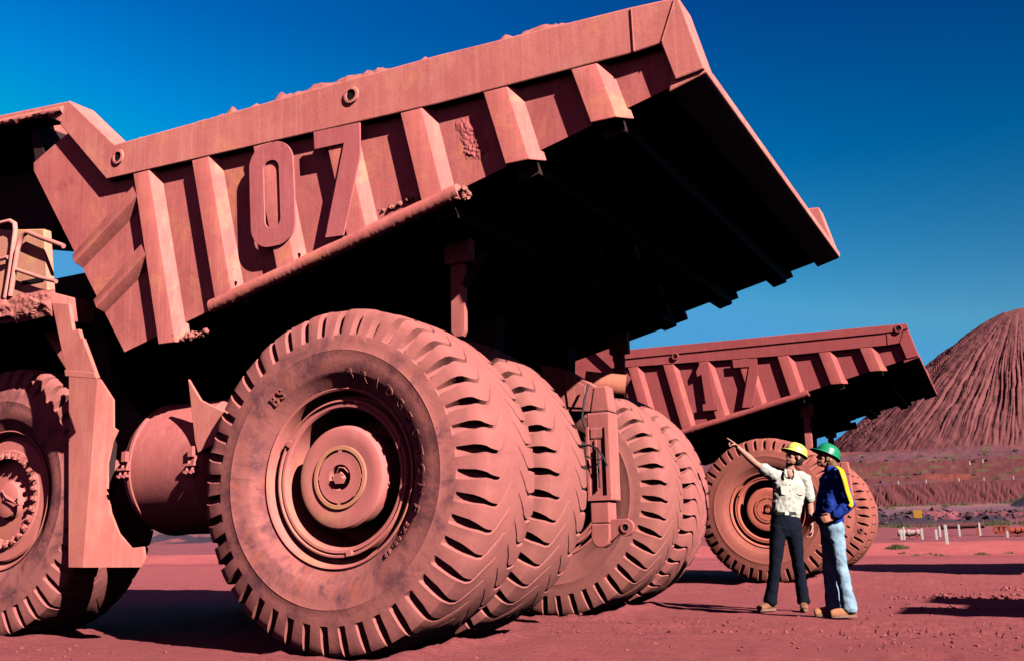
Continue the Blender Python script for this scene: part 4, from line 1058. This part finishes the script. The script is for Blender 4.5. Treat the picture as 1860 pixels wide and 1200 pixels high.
for x0 in (.05, .225):
    v = [(x0,-.080,1.40),(x0+.10,-.082,1.395),(x0+.095,-.087,1.30),(x0+.048,-.089,1.285),(x0+.003,-.087,1.302)]
    pk.add([Vector(q) for q in v]+[Vector(q)+Vector((0,.05,0)) for q in v], [(0,1,2,3,4),(9,8,7,6,5)]+[(i,(i+1)%5,(i+1)%5+5,i+5) for i in range(5)])
pk.build('chest_pocket', M['shirt'], shirt, bevel=.003)
bt = MB()
for z in (1.42,1.34,1.26,1.18,1.11): ell(bt, (.175-(1.42-z)*.15,-.097+.004*(1.42-z),z), (.006,.004,.006), 8)
bt.build('button', M['metal'], shirt)
tr = MB()
limb(tr, [((.112,.03,1.075), .160,.110), ((.108,.03,.98), .175,.122), ((.105,.03,.90), .170,.120)], 24)
for a, b, c in ((HR,KR,AR),(HL,KL,AL)):
    limb(tr, [(a, .098,.108), (a.lerp(b,.5), .085,.092), (b, .069,.074), (b.lerp(c,.5), .067,.072), (c+Vector((0,0,.03)), .074,.082), (c+Vector((0,0,.0)), .076,.086)], 20)
fuse(tr, 'trousers', M['trouser_black'], p1, .009, 4, .020, .10, zmin=.065)
bl = MB(); V = []; n = 32
for z, k in ((1.065,1.0),(1.10,1.0),(1.10,.93),(1.065,.93)):
    V += [(.112+.171*k*math.cos(2*math.pi*j/n), .03+.122*k*math.sin(2*math.pi*j/n), z) for j in range(n)]
bl.add(V, [(i*n+j, i*n+(j+1)%n, ((i+1)%4)*n+(j+1)%n, ((i+1)%4)*n+j) for i in range(4) for j in range(n)])
bb = bl.build('belt', M['leather'], p1); MB().box(.07,.12,-.102,-.092,1.062,1.104).build('buckle', M['metal'], bb, bevel=.003)
boot(p1, (-.135,.035), (-.30,-.07), M['boot_dark'], 0)
boot(p1, (.235,.02), (.17,-.22), M['boot_dark'], 0)

# ---- man in the blue jacket
p2 = empty('person', (2.90, 4.78, 0), YAW)
tag(p2, 'man in a blue jacket with a yellow sleeve stripe, pale jeans and green hard hat', 'person')
bd = MB(); HF = frame((-.92,-.16,.34)); HC = (.030,.0,1.632)
T = head(bd, HC, HF, .98)
limb(bd, [((.045,.0,1.60), .055,.055), ((.065,.0,1.51), .058,.056), ((.075,.0,1.44), .07,.065)])
limb(bd, [((.07,.0,1.40), .10,.15), ((.04,.0,1.2), .11,.14), ((.02,.0,1.0), .10,.13), ((.02,.0,.9), .10,.14)])
S2, E2, W2 = Vector((.095,-.185,1.405)), Vector((.150,-.235,1.135)), Vector((-.02,-.20,1.005))
limb(bd, [(S2,.050,.050),(E2,.038,.038),(W2,.027,.030)])
hand(bd, W2, (-1,.05,-.22), (-.1,1,-.2), (.1,.1,1), (.45,.5,.55,.6), k=.95, thumb=(.3,.5))
S3, E3, W3 = Vector((.07,.185,1.405)), Vector((.08,.245,1.14)), Vector((-.12,.16,1.0))
limb(bd, [(S3,.050,.050),(E3,.038,.038),(W3,.027,.030)])
hand(bd, W3, (-.75,-.6,-.2), (.3,-.8,.1), (.1,.1,1), (.5,.55,.6,.6), k=.95, thumb=(.3,.5))
H2, H3 = Vector((.02,-.085,.90)), Vector((.03,.095,.90)); K2, K3 = Vector((.045,-.09,.52)), Vector((-.01,.10,.53)); A2, A3 = Vector((.095,-.10,.085)), Vector((-.0,.11,.085))
for a, b, c in ((H2,K2,A2),(H3,K3,A3)): limb(bd, [(a,.08,.08),(b,.05,.05),(b.lerp(c,.35),.048,.048),(c,.036,.036)])
fuse(bd, 'body', M['skin2'], p2, .0055, 2)
for s in (-1, 1):
    e_ = MB(); ell(e_, T(s*.030,-.083,.004), (.013,.008,.008), 10, rot=HF); e_.build('eye', M['eye'], p2, smooth=60)
hr = MB(); ell(hr, T(0,.034,-.002), (.086,.086,.098), rot=HF); ell(hr, T(0,.075,-.055), (.072,.042,.055), rot=HF)
for s in (-1, 1): limb(hr, [(T(s*.074,-.020,.03), .018,.018), (T(s*.077,-.024,-.035), .013,.013)], 10)
fuse(hr, 'hair', M['hair2'], p2, .007, 1, .02, .02)
helmet(p2, T(0,.010,.046), HF@Matrix.Rotation(R(-8),3,'X'), M['helmet_g'])
jk = MB()
limb(jk, [((.080,.0,1.465), .075,.12), ((.080,.0,1.41), .115,.185), ((.055,.0,1.28), .130,.200), ((.025,.0,1.15), .140,.198), ((.01,.0,1.03), .142,.190), ((.005,.0,.965), .135,.18)], 28)
limb(jk, [((.085,-.12,1.43), .078,.078),(S2,.075,.075),(S2.lerp(E2,.5),.068,.068),(E2,.062,.062),(E2.lerp(W2,.5),.056,.056),(E2.lerp(W2,.86),.046,.046)])
limb(jk, [((.075,.12,1.43), .078,.078),(S3,.075,.075),(S3.lerp(E3,.5),.068,.068),(E3,.062,.062),(E3.lerp(W3,.5),.056,.056),(E3.lerp(W3,.86),.046,.046)])
limb(jk, [((.065,.0,1.49), .072,.072), ((.058,.0,1.515), .068,.068)])
jo = fuse(jk, 'jacket', M['jacket'], p2, .009, 4, .03, .09, zmin=.935)
# yellow panel down the near sleeve: a skin over the sleeve between two planes
def stripe(w0, w1, mat, lift, name):
    V = []; n = 26; m_ = 6; path = [Vector((.075,-.06,1.50)), Vector((.088,-.13,1.475)), S2+Vector((0,-.03,.01)), S2.lerp(E2,.5), E2, E2+Vector((-.02,0,-.03))]
    rad = [.02,.055,.075,.069,.063,.060]
    cs = []
    for i in range(n+1):
        u = i/n*(len(path)-1.001); k = int(u); f = u-k
        c = path[k].lerp(path[k+1], f); t = (path[k+1]-path[k]).normalized(); r = rad[k]*(1-f)+rad[k+1]*f
        outw = Vector((.05,-1,.30 if k < 2 else .05)); outw = (outw-t*outw.dot(t)).normalized(); sd = t.cross(outw).normalized()
        if sd.x < 0: sd = -sd
        for j in range(m_+1):
            a = w0+(w1-w0)*j/m_; V.append(c+(outw*math.cos(a)+sd*math.sin(a))*(r+lift))
    F_ = [(i*(m_+1)+j, i*(m_+1)+j+1, (i+1)*(m_+1)+j+1, (i+1)*(m_+1)+j) for i in range(n) for j in range(m_)]
    o = MB().add(V, F_).build(name, mat, jo, smooth=60)
    md = o.modifiers.new('t', 'SOLIDIFY'); md.thickness = .012; md.offset = -1
    return o
stripe(-.34, .26, M['yellow_cloth'], .010, 'sleeve_stripe')
stripe(.26, .36, M['red_cloth'], .010, 'stripe_piping')
jn = MB()
limb(jn, [((.015,.0,.99), .118,.155), ((.02,.0,.90), .125,.165), ((.02,.0,.84), .115,.16)], 24)
for a, b, c in ((H2,K2,A2),(H3,K3,A3)):
    limb(jn, [(a,.100,.095),(a.lerp(b,.5),.084,.083),(b,.070,.070),(b.lerp(c,.5),.070,.070),(c+Vector((0,0,.02)),.082,.078),(c,.084,.080)], 20)
fuse(jn, 'jeans', M['jeans'], p2, .008, 4, .022, .08, zmin=.055)
boot(p2, (.095,-.10), (-.11,-.13), M['boot'], 0)
boot(p2, (.0,.11), (-.21,.09), M['boot'], 0)

# ------------------------------------------------------------ yard furniture behind the trucks
M['white_post'] = plain('white_painted_post', (.50,.43,.40), .8, .2, .12, 12, .1)
M['pipe_white'] = plain('pale_pipe', (.40,.24,.22), .8, .2, .2, 6, .1)
M['pipe_brown'] = plain('rusty_brown_pipe', (.12,.035,.04), .8, .2, .3, 6, .2)
M['pipe_red'] = plain('rust_red_steel', (.30,.05,.03), .8, .2, .3, 6, .2)
M['sign_yellow'] = plain('yellow_sign_face', (.42,.20,.02), .7, .3, .06, 10, 0)
M['scrub'] = plain('dry_scrub', (.10,.085,.04), .95, .1, .5, 9, 0)
def ray_at(px, Y):
    """world x on the line of sight of a column at distance Y (used once to read off positions)"""
    a = YAW-math.atan((px-930)/1736.6); return CAMP.x-math.tan(a)*(Y-CAMP.y)
def post(px, Y, h, lab, r=.048, grp='white posts along the bench'):
    x = ray_at(px, Y); z = gz(x, Y)
    m_ = MB(); m_.box(-r, r, -r, r, -.2, h-.02); m_.prism([(-r,h-.02),(r,h-.02),(0,h+.02)], -r, r)
    o = m_.build('marker_post', M['white_post'], None, (x, Y, z), bevel=.006); tag(o, lab, 'post', grp); return o
post(1692.5, 41.2, .84, 'nearest white post, standing alone in front of the pink berm', .06, 'white posts along the bench')
for px, Y, h, lab in ((1613,47.5,.52,'short white post at the left end of the pale pipe'),(1618,49,.66,'taller white post beside the left end of the pale pipe'),
                      (1650,49,.56,'white post at the right end of the pale pipe'),(1675,48,.50,'short white post left of the brown pipe'),
                      (1682,53,.60,'white post at the left end of the brown pipe'),(1716.5,53,.66,'white post at the middle of the brown pipe'),(1753,53,.70,'white post near the right end of the brown pipe'),
                      (1801,50,.34,'small pale post in front of the rust red steel')):
    post(px, Y, h, lab)
def pipe(name, px0, px1, Y, r, h, mat, lab, cradles=True):
    x0, x1 = ray_at(px0, Y), ray_at(px1, Y); z = max(gz(x0, Y), gz(x1, Y))+h
    e = empty(name, ((x0+x1)/2, Y, z)); tag(e, lab, 'pipe')
    L = (x1-x0)/2
    m_ = MB(); m_.lathe([(-L,r*.7),(-L,r),(L,r),(L,r*.7),(-L,r*.7)], 16); o = m_.build('pipe_barrel', mat, e, rot=(0,0,-math.pi/2))
    for k in (-.8, 0, .8): MB().lathe([(-.05,r),(-.05,r*1.25),(.05,r*1.25),(.05,r)], 16, c=(0,k*L,0)).build('pipe_flange', mat, e, rot=(0,0,-math.pi/2))
    for k in (-.7, .7): MB().box(k*L-.08,k*L+.08,-r*1.1,r*1.1,-h-.15,-r*.7).build('pipe_cradle', M['pipe_red'], e)
    return e
pipe('pipe', 1607, 1647, 50.5, .16, .30, M['pipe_white'], 'pale pipe lying on the bench between white posts')
pipe('pipe', 1680, 1762, 54, .15, .52, M['pipe_brown'], 'long dark brown pipe carried on white posts')
# rust red steel sections
for px0, px1, Y, lab in ((1782,1803,51,'rust red winch frame left of the pipe lengths'),):
    x0, x1 = ray_at(px0, Y), ray_at(px1, Y); e = empty('steel_frame', (x0, Y, gz(x0, Y))); tag(e, lab, 'frame'); w_ = x1-x0
    MB().box(0,w_,-.3,-.2,.12,.26).build('beam', M['pipe_red'], e); MB().box(0,w_,.2,.3,.12,.26).build('beam', M['pipe_red'], e)
    for k in (.05,.45,.85): MB().lathe([(-.25,.10),(-.25,.2),(.25,.2),(.25,.10)], 16, c=(k*w_,0,.33)).build('roller', M['pipe_red'], e)
pipe('pipe', 1806, 1832, 51.5, .15, .28, M['pipe_red'], 'short rust red pipe beside the winch frame')
pipe('pipe', 1834, 1930, 52, .16, .30, M['pipe_red'], 'rust red pipe running out of the right edge')
# yellow sign
Y = 84; x = ray_at(1646, Y); z = gz(x, Y); e = empty('warning_sign', (x, Y, z)); tag(e, 'square yellow sign on two posts before the dark rubble', 'sign')
MB().box(-.33,.33,-.03,.03,.75,1.42).build('sign_panel', M['sign_yellow'], e, bevel=.01)
for k in (-.22,.22): MB().box(k-.03,k+.03,.031,.09,-.3,1.35).build('sign_post', M['pipe_brown'], e)
# tiny markers along the haul road on the slope
for i, (px, Y) in enumerate(((1618,148.3),(1668,148.3),(1727,148.3),(1772,148.3),(1825,148.3))):
    lab = ('leftmost','second from left','middle','second from right','rightmost')[i]+' of five small marker posts on the upper road edge'
    post(px, Y, .5, lab, .06, 'marker posts on the upper road')
for px, Y, lab in ((1750,172,'left small pale marker on the slope above the upper road'),(1774,174,'right small pale marker on the slope above the upper road')):
    post(px, Y, .6, lab, .08, 'markers on the slope')
# clods and stones on the yard floor: one object nobody could count
rng = random.Random(12); mb = MB(); bm = bmesh.new(); bmesh.ops.create_icosphere(bm, subdivisions=1, radius=1); bm.verts.index_update()
IV = [v.co.copy() for v in bm.verts]; IF = [tuple(v.index for v in f.verts) for f in bm.faces]; bm.free()
def clod(x, y, r):
    z = gz(x, y); a = rng.random()*6.28; ca, sa = math.cos(a), math.sin(a); sx, sy, sz = r*(.8+.9*rng.random()), r*(.7+.5*rng.random()), r*(.5+.4*rng.random())
    vs = []
    for v in IV:
        k = .7+.6*rng.random(); X, Y_ = v.x*sx*k, v.y*sy*k; vs.append((x+X*ca-Y_*sa, y+X*sa+Y_*ca, z+sz*.35+v.z*sz*k))
    mb.add(vs, IF)
for _ in range(1100):
    d = 2.2+abs(rng.gauss(0, 1))*6.5; a = YAW-math.atan((rng.uniform(-60, 1920)-930)/1736.6)
    x = CAMP.x-math.sin(a)*d*1.4; y = CAMP.y+math.cos(a)*d*1.4
    if float(vn(x*.8, y*2.2)) < .42 and rng.random() < .7: continue
    clod(x, y, .006+.016*rng.random()**3)
for (px0, px1, y0, y1, n_, r0) in ((1580,1700,7.6,8.6,90,.020),(1660,1860,7.9,9.2,170,.024),(1560,1860,5.6,6.6,70,.016),(1000,1400,2.6,4.0,90,.014),(1780,1860,10,11,50,.03),(1400,1860,1.5,3.5,120,.012)):
    for _ in range(n_):
        y = rng.uniform(y0, y1); clod(ray_at(rng.uniform(px0, px1), y), y, r0*(.4+rng.random()))
tag(mb.build('clods', M['clod'], smooth=0), kind='stuff')
# dark rubble strip and loose rock on the slopes
mb = MB()
for _ in range(900):
    y = CAMP.y+rng.uniform(91, 110); x = ray_at(rng.uniform(1480, 1900), y)
    if float(vn(x*.25, y*.4)) > .35: clod(x, y, .07+.24*rng.random()**2)
for _ in range(260):
    y = CAMP.y+rng.uniform(156, 200); x = ray_at(rng.uniform(1480, 1900), y)
    if float(vn(x*.1+9, y*.1)) > .5: clod(x, y, .10+.35*rng.random()**3)
tag(mb.build('rubble', M['rubble'], smooth=0), kind='stuff')
# dry scrub tufts
mb = MB()
def tuft(x, y, r, h, n):
    z = gz(x, y)
    for _ in range(n):
        a = rng.random()*6.28; q = rng.random()*r; bx, by = x+math.cos(a)*q, y+math.sin(a)*q*.5; hh = h*(.5+.7*rng.random())*(1-.5*q/r); w_ = .012+.01*rng.random()+h*.03
        lx, ly = rng.gauss(0, .35)*hh, rng.gauss(0, .35)*hh; mb.add([(bx-w_,by,z-.02),(bx+w_,by,z-.02),(bx+lx,by+ly,z+hh)], [(0,1,2)])
for px, y in ((1600,39.5),(1606,39.6)): tuft(ray_at(px, y), y, .45, .24, 160)
for _ in range(10): y = CAMP.y+rng.uniform(42.5, 44); tuft(ray_at(rng.uniform(1580,1860), y), y, .3, .12, 30)
for _ in range(70):
    y = CAMP.y+rng.choice((rng.uniform(86, 90), rng.uniform(110, 116), rng.uniform(128, 136), rng.uniform(156, 200))); tuft(ray_at(rng.uniform(1490, 1880), y), y, 1.2, .55, 50)
tag(mb.build('scrub', M['scrub'], smooth=0), kind='stuff')
